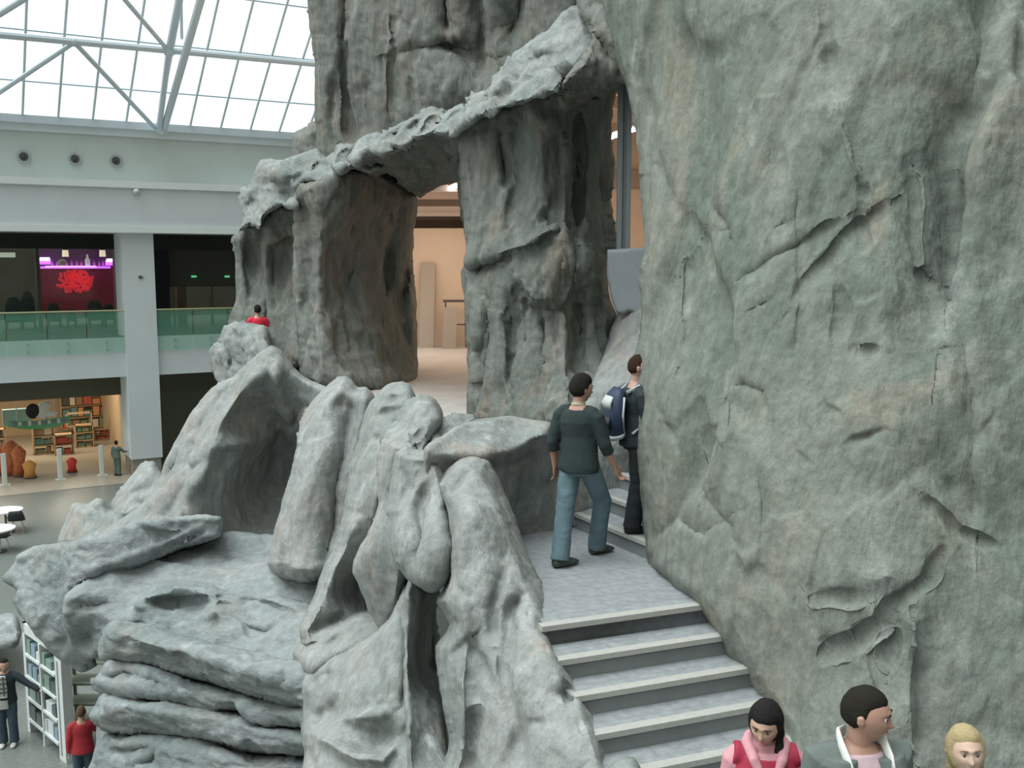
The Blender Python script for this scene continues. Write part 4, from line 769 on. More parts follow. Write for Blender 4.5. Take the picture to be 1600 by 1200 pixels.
s_, zz = gp(8, 398, 7); tag(gbox(s_ - .8, gp(24, 398, 7)[0], 7, 7.1, zz - .12, zz + .1).build('light_panel', mat('cream_panel', (.8, .85, .7), .5, emit=(.75, .85, .7), estr=.7)), 'cream light box at the far left behind the dark shopfront', 'ceiling light')
FUR = mat('dark_green_cloth', (.03, .06, .045), .9, vary=.3, vscale=6)
for i, (px, w_, h_) in enumerate(((22, .7, 1.5), (45, .6, 1.75), (85, .6, 1.2), (112, .4, .9), (150, .7, 1.3), (172, .5, 1.1))):
    s_ = gp(px, 500, 7)[0]; t = empty('lounge_chair', G(s_, 7, 5.9), math.atan2(GE.y, GE.x), 'dark high-backed seat in the dim lounge behind the shopfront', 'chair', 'dark seats in the dim lounge')
    MB().box(-w_ / 2, w_ / 2, -.3, .3, .35, .55).build('seat', FUR, t, bevel=.05); MB().tube([(0, .25, .5), (0, .3, h_ * .8), (0, .3, h_)], [(.12, w_ * .55), (.12, w_ * .5), (.08, w_ * .25)], 12, (0, 1, 0)).build('backrest', FUR, t, True)
    for sx in (-1, 1):
        for sy in (-.25, .25): MB().box(sx * w_ * .42 - .03, sx * w_ * .42 + .03, sy - .03, sy + .03, 0, .36).build('leg', DM, t)
lamp('lounge_glow', 'POINT', tuple(G(gp(120, 430)[0], 7.4, 8.3)), 22, (1, .15, .35), .5)
lamp('lounge_warm', 'POINT', tuple(G(gp(10, 430)[0] - 1, 8, 8.6)), 60, (1, .8, .5), .5)
lamp('bay_warm', 'POINT', tuple(G(r0 + 1.5, 8, 8.2)), 30, (1, .8, .45), .5)

# ground floor shop
p0 = gs(-30, 700, 3)[0]; p1 = gs(193, 700, 3)[0]
tag(gbox(S0, p1 + 14, 3, 3.3, gs(100, 622, 3)[1], 4.2).build('wall_shop_bulkhead', OLIVE), kind='structure')
tag(gbox(p1, p1 + .9, 2.6, 3.6, 0, 4.2).build('wall_shop_pier', mat('pier_pale', (.42, .42, .36), .8)), kind='structure')
tag(gbox(p1 + .9, p1 + 14, 3.1, 3.3, 0, 4.2).build('wall_ground_right', mat('olive_wall', (.17, .19, .15), .9, vary=.1)), kind='structure')
tag(gbox(S0 - 3, p1 + .5, 13, 13.2, 0, 4.2).build('wall_shop_back', mat('shop_wall', (.45, .33, .20), .9)), kind='structure')
tag(gbox(p1 + .3, p1 + .5, 3.3, 13, 0, 4.2).build('wall_shop_side', mat('shop_wall', (.45, .33, .20), .9)), kind='structure')
tag(gbox(S0, p1 + .9, -1.8, 13, 0, .02).build('floor_shop', mat('shop_floor', (.34, .30, .24), .35, vary=.15, vscale=6)), kind='structure')
for k in range(3): lamp('shop_light', 'AREA', tuple(G(p1 - 2 - 3.2 * k, 6.5, 4.1)), 150, (1, .84, .62), 2)
SHELF = mat('wood_shelf', (.42, .29, .17), .6)
goods = [mat('goods_%s' % n, c, .6) for n, c in (('brown', (.30, .19, .12)), ('olive', (.22, .24, .13)), ('teal', (.12, .26, .24)), ('red', (.50, .10, .07)), ('cream', (.60, .54, .42)), ('orange', (.62, .28, .12)), ('dark', (.07, .07, .06)))]
def shelf_unit(px0, px1, py_top, py_bot, off, rows, label, deep=.5, pal=None, fill=True):
    s0_ = gs(px0, (py_top + py_bot) / 2, off)[0]; s1_ = gs(px1, (py_top + py_bot) / 2, off)[0]; zt_ = gs(px0, py_top, off)[1]; zb_ = max(0.02, gs(px0, py_bot, off)[1])
    t = empty('shelf_unit', G((s0_ + s1_) / 2, off, zb_), math.atan2(GE.y, GE.x), label, 'shelf'); W = s1_ - s0_; Hh = zt_ - zb_
    for sx in (-W / 2, W / 2 - .05): MB().box(sx, sx + .05, 0, deep, 0, Hh).build('side_panel', SHELF, t)
    for i in range(rows + 1): MB().box(-W / 2, W / 2, 0, deep, i * Hh / rows - (.04 if i else -.0), i * Hh / rows + (.0 if i else .04)).build('shelf', SHELF, t)
    if fill:
        for i in range(rows):
            x = -W / 2 + .1
            while x < W / 2 - .15:
                w_ = min(.18 + .3 * rnd.random(), W / 2 - .08 - x); h_ = (Hh / rows - .08) * (.5 + .45 * rnd.random())
                b = MB().box(x, x + w_ - .03, .06, deep - .05, i * Hh / rows + .045, i * Hh / rows + .045 + h_)
                o = b.build('merchandise', rnd.choice(pal or goods)); o.matrix_world = Matrix.Translation(t.location) @ Matrix.Rotation(t.rotation_euler.z, 4, 'Z')
                sn = label.split(',')[0].replace('brown wooden ', '').replace(' behind the open shop front', ' at the shop back').replace(' with red and cream goods', ' in mid shop').replace(' with olive goods', ' right of centre')
                tag(o, o.active_material.name[6:] + ' package on the ' + (('bottom', 'middle', 'top') if rows == 3 else ('lower', 'upper'))[i] + ' board of the ' + sn, 'package', 'goods on the ' + sn)
                x += w_ + .02
    return t
shelf_unit(95, 190, 618, 672, 11.5, 3, 'brown wooden wall shelf behind the open shop front, widest one')
shelf_unit(148, 190, 672, 716, 9.5, 2, 'brown wooden low shelf beside the shop pier, with orange goods', pal=[goods[5], goods[3], goods[4]])
shelf_unit(104, 144, 647, 668, 8.5, 1, 'brown wooden display case to the right of the shop sign, nearly empty', fill=False)
shelf_unit(52, 86, 668, 722, 6.5, 3, 'brown wooden gondola shelf below the sign, packed tight', pal=goods[:3] + goods[4:5])
shelf_unit(86, 116, 680, 728, 6.0, 2, 'brown wooden gondola shelf with red and cream goods, in the shop middle', pal=[goods[3], goods[4], goods[5], goods[2]])
shelf_unit(118, 147, 665, 716, 7.5, 3, 'brown wooden gondola shelf with olive goods, right of the middle', pal=[goods[1], goods[2], goods[0]])
shelf_unit(-14, 10, 672, 720, 7.0, 3, 'brown wooden shelf at the left picture edge, dark goods', pal=[goods[1], goods[6], goods[0]])
# hanging shop sign: green lettering band with a plain black and white figure-like shape above
so, sz = gs(62, 655, 3.6); sg = empty('hanging_sign', G(so, 3.6, sz), math.atan2(GE.y, GE.x), 'green and white hanging shop sign with a black and white shape on top', 'sign')
MB().tube([(-1.25, 0, -.1), (-.6, 0, -.22), (0, 0, -.25), (.6, 0, -.2), (1.2, 0, -.08)], [(.14, .03), (.19, .03), (.2, .03), (.2, .03), (.14, .03)], 8, (0, 0, 1)).build('sign_band', mat('sign_green', (.16, .52, .26), .5), sg)
lx = -1.05
for i in range(11):
    hh = .16 + .05 * (i % 3 == 0); zc = -.16 + .04 * abs(i - 5) / 5
    MB().box(lx, lx + .11, -.06, -.03, zc - hh / 2, zc + hh / 2).build('letter', mat('sign_white', (.8, .85, .8), .5) if i % 2 else mat('sign_violet', (.30, .20, .45), .5), sg); lx += .195
MB().ball((-.25, 0, .38), (.3, .08, .34)).build('black_shape', mat('sign_black', (.02, .02, .02), .5), sg, True)
MB().tube([(0, 0, .05), (.1, 0, .35), (.25, 0, .62), (.45, 0, .72)], [(.3, .05), (.3, .05), (.22, .05), (.1, .04)], 8, (1, 0, 0)).ball((.45, 0, .2), (.28, .06, .14)).build('white_shape', mat('sign_white', (.8, .85, .8), .5), sg, True)
for sx in (-.9, .62): MB().tube([(sx, 0, -.1), (sx, 0, 4.2 - sz)], .015, 6, (1, 0, 0)).build('hanger', GALV, sg)
s_ = gs(20, 655, 5)[0]
tag(gbox(s_ - .4, s_ + .75, 5, 5.3, gs(20, 665, 5)[1], gs(20, 640, 5)[1]).build('blue_case', mat('pale_teal', (.35, .52, .52), .5)), 'pale teal display case left of the hanging sign', 'case')
# white security posts
POST = mat('pale_post', (.62, .64, .58), .5)
for px, lab in ((8, 'white security post at the shop entrance, leftmost of three'), (95, 'white security post at the shop entrance, middle of three'), (160, 'white security post at the shop entrance, nearest the person')):
    py = 760 - px * .10; q = Zp(px, py, .0); t = empty('security_post', q, math.atan2(GE.y, GE.x), lab, 'security post', 'white posts at the shop entrance')
    MB().box(-.10, .10, -.05, .05, .06, 1.35).build('panel', POST, t, bevel=.04); MB().box(-.2, .2, -.12, .12, 0, .06).build('base', POST, t)
# clothes stands and small red things in the shop
OR = mat('orange_cloth', (.55, .17, .07), .8, vary=.3, vscale=8)
for px, py, h_, w_, m_, lab in ((19, 742, 1.5, .35, OR, 'orange and brown clothes stand left in the shop, beside the leftmost post'), (31, 744, 1.3, .3, OR, 'orange clothes stand second from the left in the shop'), (47, 747, .75, .28, mat('amber_cloth', (.62, .30, .08), .8), 'low amber floor stand between the posts'),
                             (113, 738, .65, .22, mat('scarlet', (.60, .05, .04), .6), 'small bright red stool in the middle of the shop floor'), (4, 742, 1.2, .3, OR, 'orange clothes stand cut by the left picture edge')):
    q = Zp(px, py, .02); t = empty('display_stand', q, label=lab, cat='display stand')
    MB().tube([(0, 0, .05), (0, 0, h_ * .4), (0, 0, h_ * .8), (0, 0, h_)], [w_ * .9, w_ * .7, w_, w_ * .3], 12, (1, 0, 0)).build('cover', m_, t, True); MB().tube([(0, 0, 0), (0, 0, .06)], w_, 12, (1, 0, 0)).build('base', DM, t)

# glazed roof
m, t_, b_ = new_mat('roof_glass'); nt2 = t_; L2 = t_.links.new
tr_ = t_.nodes.new('ShaderNodeBsdfTransparent'); tr_.inputs[0].default_value = (.97, .99, 1, 1); mx_ = t_.nodes.new('ShaderNodeMixShader'); mx_.inputs[0].default_value = .04
L2(tr_.outputs[0], mx_.inputs[1]); L2(b_.outputs[0], mx_.inputs[2]); L2(mx_.outputs[0], t_.nodes['Material Output'].inputs[0]); b_.inputs['Base Color'].default_value = (.9, .95, 1, 1); b_.inputs['Roughness'].default_value = .05
RG = m
TH = R(36); RZ = 14.6
def RP(s, t, n=0): return G(s, .2 - t * math.cos(TH) - n * math.sin(TH) * -1 * -1, RZ + t * math.sin(TH) - n * math.cos(TH))
def rp_px(px, py, n=0):
    A = RP(0, 0, n); U = RP(1, 0, n) - A; V_ = RP(0, 1, n) - A; N_ = U.cross(V_); r = Vector(ray(px, py)); C0 = Vector((0, 0, EYE))
    return C0 + r * ((A - C0).dot(N_) / r.dot(N_))
rf = empty('glass_roof', RP(0, 0), label='sloping glazed roof with slim bars over the atrium, top left', cat='glass roof'); ro = Vector(rf.location)
MB().quadbox([RP(-12, 0, .0) - ro, RP(22, 0, .0) - ro, RP(22, 13, .0) - ro, RP(-12, 13, .0) - ro, RP(-12, 0, -.02) - ro, RP(22, 0, -.02) - ro, RP(22, 13, -.02) - ro, RP(-12, 13, -.02) - ro]).build('roof_glass', RG, rf)
def bar(a, b, r_, name, m_, par, org): return MB().tube([a - org, b - org], r_, 8, (0, 0, 1)).build(name, m_, par)
for i in range(26): s_ = -11.7 + i * 1.28; bar(RP(s_, 0, .08), RP(s_, 13, .08), (.035, .08) if False else .05, 'glazing_bar', STEELW, rf, ro)
for tt in (2.1, 4.6, 7.2, 9.8): bar(RP(-12, tt, .02), RP(22, tt, .02), .028, 'cross_bar', mat('thin_bar', (.30, .42, .46), .5), rf, ro)
tr = empty('roof_truss', G(0, 0, RZ), label='white tubular steel truss carrying the glass roof', cat='truss'); to = Vector(tr.location)
def tb(p, q, n1, n2, r_, nm='truss_tube'): bar(rp_px(*p, n1), rp_px(*q, n2), r_, nm, STEELW, tr, to)
tb((-60, 49), (560, 106), .9, .9, .125, 'main_tube')
tb((116, 66), (245, 203), .9, .5, .09); tb((116, 66), (-60, 184), .9, .5, .09); tb((263, 79), (185, -12), .9, .9, .085); tb((-10, 28), (48, -8), .9, .9, .11)
tb((248, 203), (264, 80), .5, .9, .12); tb((264, 80), (286, -30), .9, .9, .14); tb((256, 203), (322, -30), .4, 2.2, .15, 'main_tube'); tb((282, -30), (284, 60), .4, .4, .06)
MB().ball(rp_px(264, 80, .9) - to, .22).build('node', STEELW, tr, True); MB().ball(rp_px(252, 202, .45) - to, .2).build('node', STEELW, tr, True)
MB().ball(rp_px(116, 66, .9) - to, .16).build('node', STEELW, tr, True)
# cafe tables on the atrium floor at the left edge
WT = mat('white_table', (.75, .80, .78), .35)
for (px, py, r_, lab) in ((8, 797, .55, 'white round cafe table top, the farther of two at the left edge'), (-6, 826, .55, 'white round cafe table, the nearer of two at the left edge')):
    q = Zp(px, py, .75); q.z = 0; t = empty('cafe_table', q, label=lab, cat='table')
    MB().tube([(0, 0, .72), (0, 0, .76)], r_, 24, (1, 0, 0)).build('tabletop', WT, t); MB().tube([(0, 0, .03), (0, 0, .72)], .035, 8, (1, 0, 0)).build('stem', DM, t); MB().tube([(0, 0, 0), (0, 0, .03)], .26, 16, (1, 0, 0)).build('base', DM, t)
for (px, py, rz, lab) in ((27, 812, R(200), 'black shell chair beside the farther cafe table'), (0, 838, R(160), 'black shell chair cut by the left edge, by the nearer cafe table')):
    q = Zp(px, py, .45); q.z = 0; t = empty('cafe_chair', q, rz, lab, 'chair')
    BL = mat('black_shell', (.025, .03, .03), .4)
    MB().tube([(0, -.25, .45), (0, 0, .42), (0, .2, .47), (0, .3, .62), (0, .34, .82)], [(.02, .22), (.025, .25), (.03, .26), (.03, .26), (.02, .2)], 12, (0, -.3, 1)).build('shell', BL, t, True)
    for sx in (-.2, .2):
        for sy in (-.18, .2): MB().tube([(sx * .6, sy * .6, .43), (sx, sy, 0)], .013, 6).build('leg', GALV, t)
# display shelving under the rock shelf at the left, seen edge on
FRM = mat('white_frame', (.55, .58, .56), .5, vary=.08, vscale=8)
ds = empty('display_rack', Zp(95, 1200, 0), label='white framed display rack standing under the rock shelf, stocked with small goods', cat='display rack'); do = Vector(ds.location)
A0 = Zp(50, 1150, 0); B0 = Zp(104, 1208, 0)
if True:
    A0 = Zp(44, 1142, 0); B0 = Zp(104, 1194, 0)
dv = (B0 - A0); Ld = dv.length; dv.normalize(); nn_ = Vector((-dv.y, dv.x, 0))
if nn_.x < 0: nn_ = -nn_
zA = D(34, 958, 18.2).z; 
def dsb(u0, u1, o0, o1, z0, z1, name, m_, par=ds, org=do):
    return MB().box(u0, u1, o0, o1, z0, z1, fn=lambda a, b, c: tuple(A0 + dv * a + nn_ * b + Vector((0, 0, c)) - org)).build(name, m_, par)
HT = D(98, 1012, B0.y).z
dsb(0, .12, 0, .18, 0, HT, 'side_post', FRM); dsb(Ld - .30, Ld, 0, .18, 0, HT, 'side_post', FRM); dsb(Ld - .2, Ld - .16, -.01, 0, .1, HT - .3, 'groove_strip', mat('frame_shadow_gap', (.25, .27, .26), .6))  # darker strip on the post stands for a groove's shade; none is cut
dsb(0, Ld, 0, .18, HT - .2, HT, 'top_board', FRM); dsb(.1, Ld - .3, 0.16, .18, 0, HT - .2, 'back_board', mat('rack_back', (.16, .19, .18), .7))
NR = 4
for i in range(NR):
    z_ = .25 + i * (HT - .45) / NR; dsb(.1, Ld - .3, -.02, .16, z_, z_ + .05, 'shelf', FRM)
    u = .2
    while u < Ld - .48:
        w_ = .12 + .16 * rnd.random(); h_ = .14 + .16 * rnd.random()
        o = MB().box(u, u + w_, .01, .14, z_ + .05, z_ + .05 + h_, fn=lambda a, b, c: tuple(A0 + dv * a + nn_ * b + Vector((0, 0, c)))).build('merchandise', rnd.choice([mat('g_blue', (.20, .28, .33), .4), mat('g_pale', (.50, .55, .55), .4), mat('g_dark', (.08, .10, .10), .4), mat('g_green', (.18, .26, .22), .4)]))
        tag(o, {'g_b': 'blue-grey', 'g_p': 'pale', 'g_d': 'black', 'g_g': 'dull green'}[o.active_material.name[:3]] + ' boxed item on the ' + ('lowest', 'second lowest', 'second highest', 'highest')[i] + ' shelf of the white framed display rack', 'package', 'goods on the white framed display rack'); u += w_ + .05
dsb(Ld * .45, Ld * .45 + .06, -.02, .16, 0, HT - .2, 'divider', FRM)
r2 = empty('display_rack', D(138, 1100, 17.6), label='dim open metal rack in the shadow beside the stacked ledges', cat='display rack'); r2.location.z = 0; r2o = Vector(r2.location)
for u in (-.45, .35):
    for v_ in (0, .4): MB().box(u, u + .05, v_, v_ + .05, 0, 2.0).build('upright', mat('dull_olive_metal', (.24, .27, .20), .5), r2)
for z_ in (.4, .8, 1.2, 1.6, 1.96): MB().box(-.45, .4, 0, .45, z_, z_ + .04).build('shelf', mat('dull_olive_metal', (.24, .27, .20), .5), r2)
# rocks of the base behind the rack
rock('rock_mound', [(-60, 985), (10, 958), (28, 966), (34, 990), (24, 1012), (-20, 1020), (-60, 1022)], [(-40, 980, 21), (20, 1000, 20), (10, 970, 20.5)], ROCK_LEDGE,
     'low rock at the left edge behind the display rack', roll=14, rolld=.5, thick=1.5, noise=N_LEDGE, seed=95, step=4)

# ================================================================== PEOPLE
_tex = bpy.data.textures.new('cloth_wrinkle', 'CLOUDS'); _tex.noise_scale = .09; _tex.noise_depth = 2
def remesh(o, vox, smooth=2, wrinkle=0):
    m = o.modifiers.new('remesh', 'REMESH'); m.mode = 'VOXEL'; m.voxel_size = vox; m.use_smooth_shade = True
    if smooth: s = o.modifiers.new('smooth', 'SMOOTH'); s.factor = .5; s.iterations = smooth
    if wrinkle: d = o.modifiers.new('wrinkle', 'DISPLACE'); d.texture = _tex; d.strength = wrinkle; d.mid_level = .5
    return o
def hand(mb, wr, hd, side, s, fwd, curl=.35):
    # wr wrist, hd direction of the hand, fwd where the thumb side points
    hd = hd.normalized(); wv = (fwd - hd * fwd.dot(hd)).normalized(); nm = hd.cross(wv) * side; nm.normalize()
    mb.tube([wr - hd * .02 * s, wr + hd * .02 * s, wr + hd * .06 * s, wr + hd * .095 * s], [(.027 * s, .020 * s), (.034 * s, .017 * s), (.041 * s, .016 * s), (.038 * s, .012 * s)], 12, wv)
    for k, (off, L_) in enumerate(((.030, .066), (.010, .076), (-.010, .071), (-.029, .055))):
        p = wr + hd * .088 * s + wv * off * s; pts = [p]; d = hd.copy(); c = curl * (1 + .15 * k)
        for seg_, f_ in enumerate((.42, .32, .26)):
            d = (Matrix.Rotation(c * .8, 3, wv * side) @ d).normalized(); p = p + d * (L_ * f_ * s) + wv * off * .04; pts.append(p)
        mb.tube(pts, [.0092 * s, .0088 * s, .0082 * s, .0066 * s], 8, wv)
    p = wr + hd * .025 * s + wv * .030 * s; d = (hd * .75 + wv * .7 - nm * .15).normalized()
    mb.tube([p - d * .02 * s, p + d * .025 * s, p + d * .045 * s + hd * .008 * s, p + d * .055 * s + hd * .026 * s], [.013 * s, .012 * s, .0098 * s, .0075 * s], 8, wv)
def person(name, label, loc, rz, H, J, head=(0, 0, 0), skin=(.45, .27, .19), hair=(.02, .018, .015), hairstyle='short', vox=.008, top=None, legs=None, shoe=(.03, .03, .03), female=False, lean=(0, 0), sleeve=1.0, face=True, toe=(0, -1), tw=.010, puff=1.0):
    s = H / 1.75; K = .92 if female else 1.0
    P = dict(sl=(.178 * K, .01, 1.395), sr=(-.178 * K, .01, 1.395), el=(.225 * K, .03, 1.13), er=(-.225 * K, .03, 1.13), wl=(.235 * K, -.03, .88), wr=(-.235 * K, -.03, .88),
             hl=(.088, 0, .92), hr=(-.088, 0, .92), kl=(.10, -.015, .50), kr=(-.10, -.015, .50), al=(.10, .03, .09), ar=(-.10, .03, .09))
    P.update(J)
    ln = lambda z: Vector((lean[0] * max(0, z - .9) / .6, lean[1] * max(0, z - .9) / .6, 0))
    P = {k: (Vector(v) + (ln(v[2]) if k[0] in 'sew' and k not in J else Vector())) * s for k, v in P.items()}
    for k in ('sl', 'sr'):
        if k not in J: pass
    t = empty(name, loc, rz, label, 'person'); org = Vector()
    SK = mat('skin_%d' % int(skin[0] * 1000), skin, .55, vary=.05, vscale=30)
    HR = mat('hair_%d' % int(hair[0] * 1000), hair, .85, spec=.05, bump=.6, bscale=120)
    def V(x, y, z): return (Vector((x, y, z)) + ln(z)) * s
    def torso(mb, e, z0=.84, z1=1.49, hem=False):
        prof = [(.84, .13, .10, 0), (.92, .165 if not female else .172, .118, .01), (1.04, .142 * K, .100, 0), (1.18, .152 * K, .108, -.005), (1.32, .172 * K, .118, 0), (1.395, .155 * K, .100, .005), (1.44, .105 * K, .078, .01), (1.475, .068 * K, .062, .01), (1.49, .058 * K, .056, .01)]
        prof = [p for p in prof if z0 - .001 <= p[0] <= z1 + .001]
        if hem: prof = [(.865, .172, .128, .01), (.90, .176, .128, .01), (1.04, .160 * K, .112, .005)] + [p for p in prof if p[0] > 1.1]
        mb.tube([V(0, p[3], p[0]) for p in prof], [((p[1] + e) * s, (p[2] + e) * s) for p in prof], 24, (1, 0, 0))
    b = MB(); torso(b, 0)
    nb, nt_ = V(0, .012, 1.43), V(0, -.008, 1.585)
    b.tube([nb, nt_], [.060 * K * s, .052 * K * s], 16, (1, 0, 0))
    for q in 'lr':
        S_, E_, W_ = P['s' + q], P['e' + q], P['w' + q]
        b.tube([V(0, 0, 1.44) * .5 + S_ * .5, S_, (S_ + E_) / 2, E_, E_ * .6 + W_ * .4, W_], [.05 * s, .052 * s * K, .046 * s * K, .038 * s * K, .036 * s * K, .025 * s * K], 14, (0, 1, 0))
        hand(b, W_, (W_ - E_), 1 if q == 'l' else -1, s, Vector((0, -1, .2)))
        Hh, Kk, Aa = P['h' + q], P['k' + q], P['a' + q]
        b.tube([Hh + Vector((0, 0, .03)) * s, Hh * .6 + Kk * .4, Kk, Kk * .65 + Aa * .35, Aa], [.085 * s, .078 * s, .056 * s, .055 * s, .036 * s], 16, (1, 0, 0))
    hm = Matrix.Rotation(head[0], 3, 'Z') @ Matrix.Rotation(head[1], 3, 'X') @ Matrix.Rotation(head[2], 3, 'Y')
    hc = V(0, -.016, 1.618); base_ = V(0, 0, 1.53); HS = 1.07
    def hp(x, y, z): return base_ + hm @ ((Vector((x, y, z)) * s * HS) + (hc - base_))
    g = lambda v_, w_: math.exp(-(v_ / w_) ** 2)
    def headfn(q):
        x, y, z = q
        if z < 0: x *= 1 - .30 * min(1, (-z / .118)) ** 1.3; y = y * (1 - .12 * min(1, -z / .118)) if y < 0 else y * (1 - .35 * min(1, -z / .118))
        if y > 0: z += .006
        if y < 0:
            f = .0
            f -= (.024 if not female else .019) * g(x, .0105) * (g(z + .022, .014) + .55 * g(z, .022))
            f -= .006 * g(z - .036, .010) * g(x, .045)
            f += .012 * (g(x - .031, .017) + g(x + .031, .017)) * g(z - .016, .013)
            f -= .004 * (g(x - .042, .02) + g(x + .042, .02)) * g(z + .02, .02)
            f -= .008 * g(x, .022) * g(z + .056, .009) - .004 * g(x, .02) * g(z + .070, .006)
            f -= .010 * g(x, .024) * g(z + .096, .016)
            y = max(y, -.092) if abs(x) < .05 and z > -.1 else y
            y += f
        return Vector((x, y, z))
    tmp = MB(); tmp.ball((0, 0, 0), (.077, .097, .118), 64, headfn)
    for sx in (-1, 1): tmp.tube([(sx * .073, .012, -.028), (sx * .083, .016, -.008), (sx * .084, .02, .014), (sx * .076, .012, .026)], [(.006, .010), (.007, .017), (.007, .016), (.005, .007)], 10, (1, 0, 0))
    for v_ in tmp.bm.verts: v_.co = hp(*v_.co)
    me_ = bpy.data.meshes.new('tmp'); tmp.bm.to_mesh(me_); tmp.bm.free(); b.bm.from_mesh(me_); bpy.data.meshes.remove(me_)
    body = remesh(b.build('body', SK, t), vox * (.62 if face else 1), 1)
    if face:
        EYEW = mat('eye_white', (.62, .60, .56), .3); IR = mat('iris', (.04, .03, .02), .2)
        for sx in (-1, 1):
            o = MB().ball(hp(sx * .031, -.0745, .015), .0125 * s, 14).build('eye', EYEW, t, True); MB().ball(hp(sx * .031, -.083, .0135), .0072 * s, 10).build('iris', IR, o, True)
            MB().tube([hp(sx * .015, -.095, .037), hp(sx * .032, -.096, .040), hp(sx * .049, -.084, .034)], [.0028 * s, .0035 * s, .002 * s], 8).build('eyebrow', HR if hairstyle != 'blonde' else mat('brow_brown', (.12, .08, .05)), t)
            MB().tube([hp(sx * .018, -.0865, .021), hp(sx * .031, -.0885, .0255), hp(sx * .045, -.081, .020)], .0022 * s, 6).build('eyelid', mat('lid_dark', (.10, .05, .04)), t)
        LP = mat('lips_f', (.42, .15, .13), .45) if female else mat('lips_m', (.36, .19, .15), .5)
        MB().tube([hp(-.022, -.084, -.056), hp(-.008, -.0955, -.0535), hp(.008, -.0955, -.0535), hp(.022, -.084, -.056)], [(.002, .002), (.004, .004), (.004, .004), (.002, .002)], 8).build('lips', LP, t)
    # hair
    def hairfn(q):
        n = Vector((q.x / .083, q.y / .103, q.z / .124)); k = 1.0
        line = .50 if hairstyle == 'short' else .56 if hairstyle == 'blonde' else .42
        fr = 1 / (1 + math.exp((n.y + (.12 if hairstyle == 'short' else .42 + .25 * max(0, -n.z))) * 14))            # 1 on the face side
        lo = 1 / (1 + math.exp((n.z - line) * 14))
        k -= .20 * fr * lo
        lo2 = 1 / (1 + math.exp((n.z + (.45 if hairstyle == 'short' else .95)) * 12)); k -= .18 * lo2
        if hairstyle == 'short': k -= .10 * (1 / (1 + math.exp((n.z + .05) * 12))) * (1 / (1 + math.exp((n.y - .15) * 12)))
        k *= puff; nz = fbm(np.array([[n.x * 4 + 5, n.y * 4 + 1, n.z * 4 + H * 9]]), 3, 9)[0] * .028
        return Vector((q.x, q.y, q.z)) * (k + nz)
    hb = MB(); hb.ball((0, .006, .012), (.083, .104, .117) if hairstyle == 'short' else (.092, .106, .126), 48, hairfn)
    for v_ in hb.bm.verts: v_.co = hp(*v_.co)
    if hairstyle == 'long':
        hb.tube([hp(0, .06, .03), hp(.0, .085, -.05), hp(.03, .08, -.13)], [.06 * s, .055 * s, .045 * s], 12)
        hb.tube([hp(.055, .03, .02), hp(.072, .012, -.06), hp(.078, -.01, -.13), hp(.075, -.06, -.20), hp(.065, -.09, -.30), hp(.06, -.09, -.40)], [.03 * s, .030 * s, .032 * s, .034 * s, .030 * s, .014 * s], 12)
        hb.tube([hp(-.06, .03, .02), hp(-.073, .02, -.05), hp(-.05, .05, -.13)], [.026 * s, .022 * s, .02 * s], 12)
    if hairstyle == 'blonde':
        hb.tube([hp(-.05, .0, .06), hp(-.075, .015, 0), hp(-.07, .03, -.08), hp(-.05, .05, -.16)], [.024 * s] * 4, 12); hb.tube([hp(.05, 0, .06), hp(.075, .015, 0), hp(.07, .03, -.08), hp(.05, .05, -.16)], [.024 * s] * 4, 12)
        hb.tube([hp(0, .07, .04), hp(0, .09, -.05), hp(0, .07, -.17)], [.06 * s, .06 * s, .05 * s], 12)
    remesh(hb.build('hair', HR, t), vox * .8, 1)
    # clothes
    if top:
        b = MB(); torso(b, .024 if top.get('sleeves', True) else .012, .92, 1.455, hem=bool(top.get('long')))
        for q in ('lr' if top.get('sleeves', True) else ''):
            S_, E_, W_ = P['s' + q], P['e' + q], P['w' + q]; f = sleeve
            b.tube([V(0, .005, 1.445) * .62 + S_ * .38, V(0, .005, 1.41) * .22 + S_ * .78, S_ + (E_ - S_) * .12, (S_ + E_) / 2, E_] + ([E_ * (1 - f) + W_ * f] if f > 0 else []), [.058 * s, .075 * s, .076 * s, .068 * s, .060 * s] + ([.055 * s] if f > 0 else []), 14, (0, 1, 0))
        remesh(b.build(top.get('name', 'sweater'), top['mat'], t), vox, 2, tw)
    if legs:
        b = MB(); torso(b, .014, .84, 1.04)
        for q in 'lr':
            Hh, Kk, Aa = P['h' + q], P['k' + q], P['a' + q]
            b.tube([Hh + Vector((0, .005, .02)) * s, Hh * .6 + Kk * .4, Kk, Kk * .5 + Aa * .5, Aa + Vector((0, .0, -.03)) * s], [(.098 * s, .112 * s), .100 * s, .086 * s, .084 * s, .088 * s], 16, (1, 0, 0))
        remesh(b.build('trousers', legs, t), vox, 2, tw * 1.3)
    SH = mat('shoe_%d' % int(shoe[0] * 1000), shoe, .5)
    td = Vector((toe[0], toe[1], 0)).normalized()
    for q in 'lr':
        A = P['a' + q] + Vector((0, 0, -.045 * s)); 
        b = MB().tube([A - td * .07 * s, A - td * .03 * s, A + td * .05 * s + Vector((0, 0, -.004)) * s, A + td * .13 * s - Vector((0, 0, .012)) * s, A + td * .19 * s - Vector((0, 0, .02)) * s], [(.036 * s, .036 * s), (.050 * s, .044 * s), (.046 * s, .050 * s), (.034 * s, .052 * s), (.018 * s, .034 * s)], 14, (0, 0, 1))
        b.build('shoe', SH, t, True)
    return t, V, P, s, hp
BLK = mat('black_knit', (.018, .030, .030), .9, vary=.15, vscale=20)
JEANS = mat('blue_denim', (.105, .165, .190), .85, vary=.22, vscale=7)
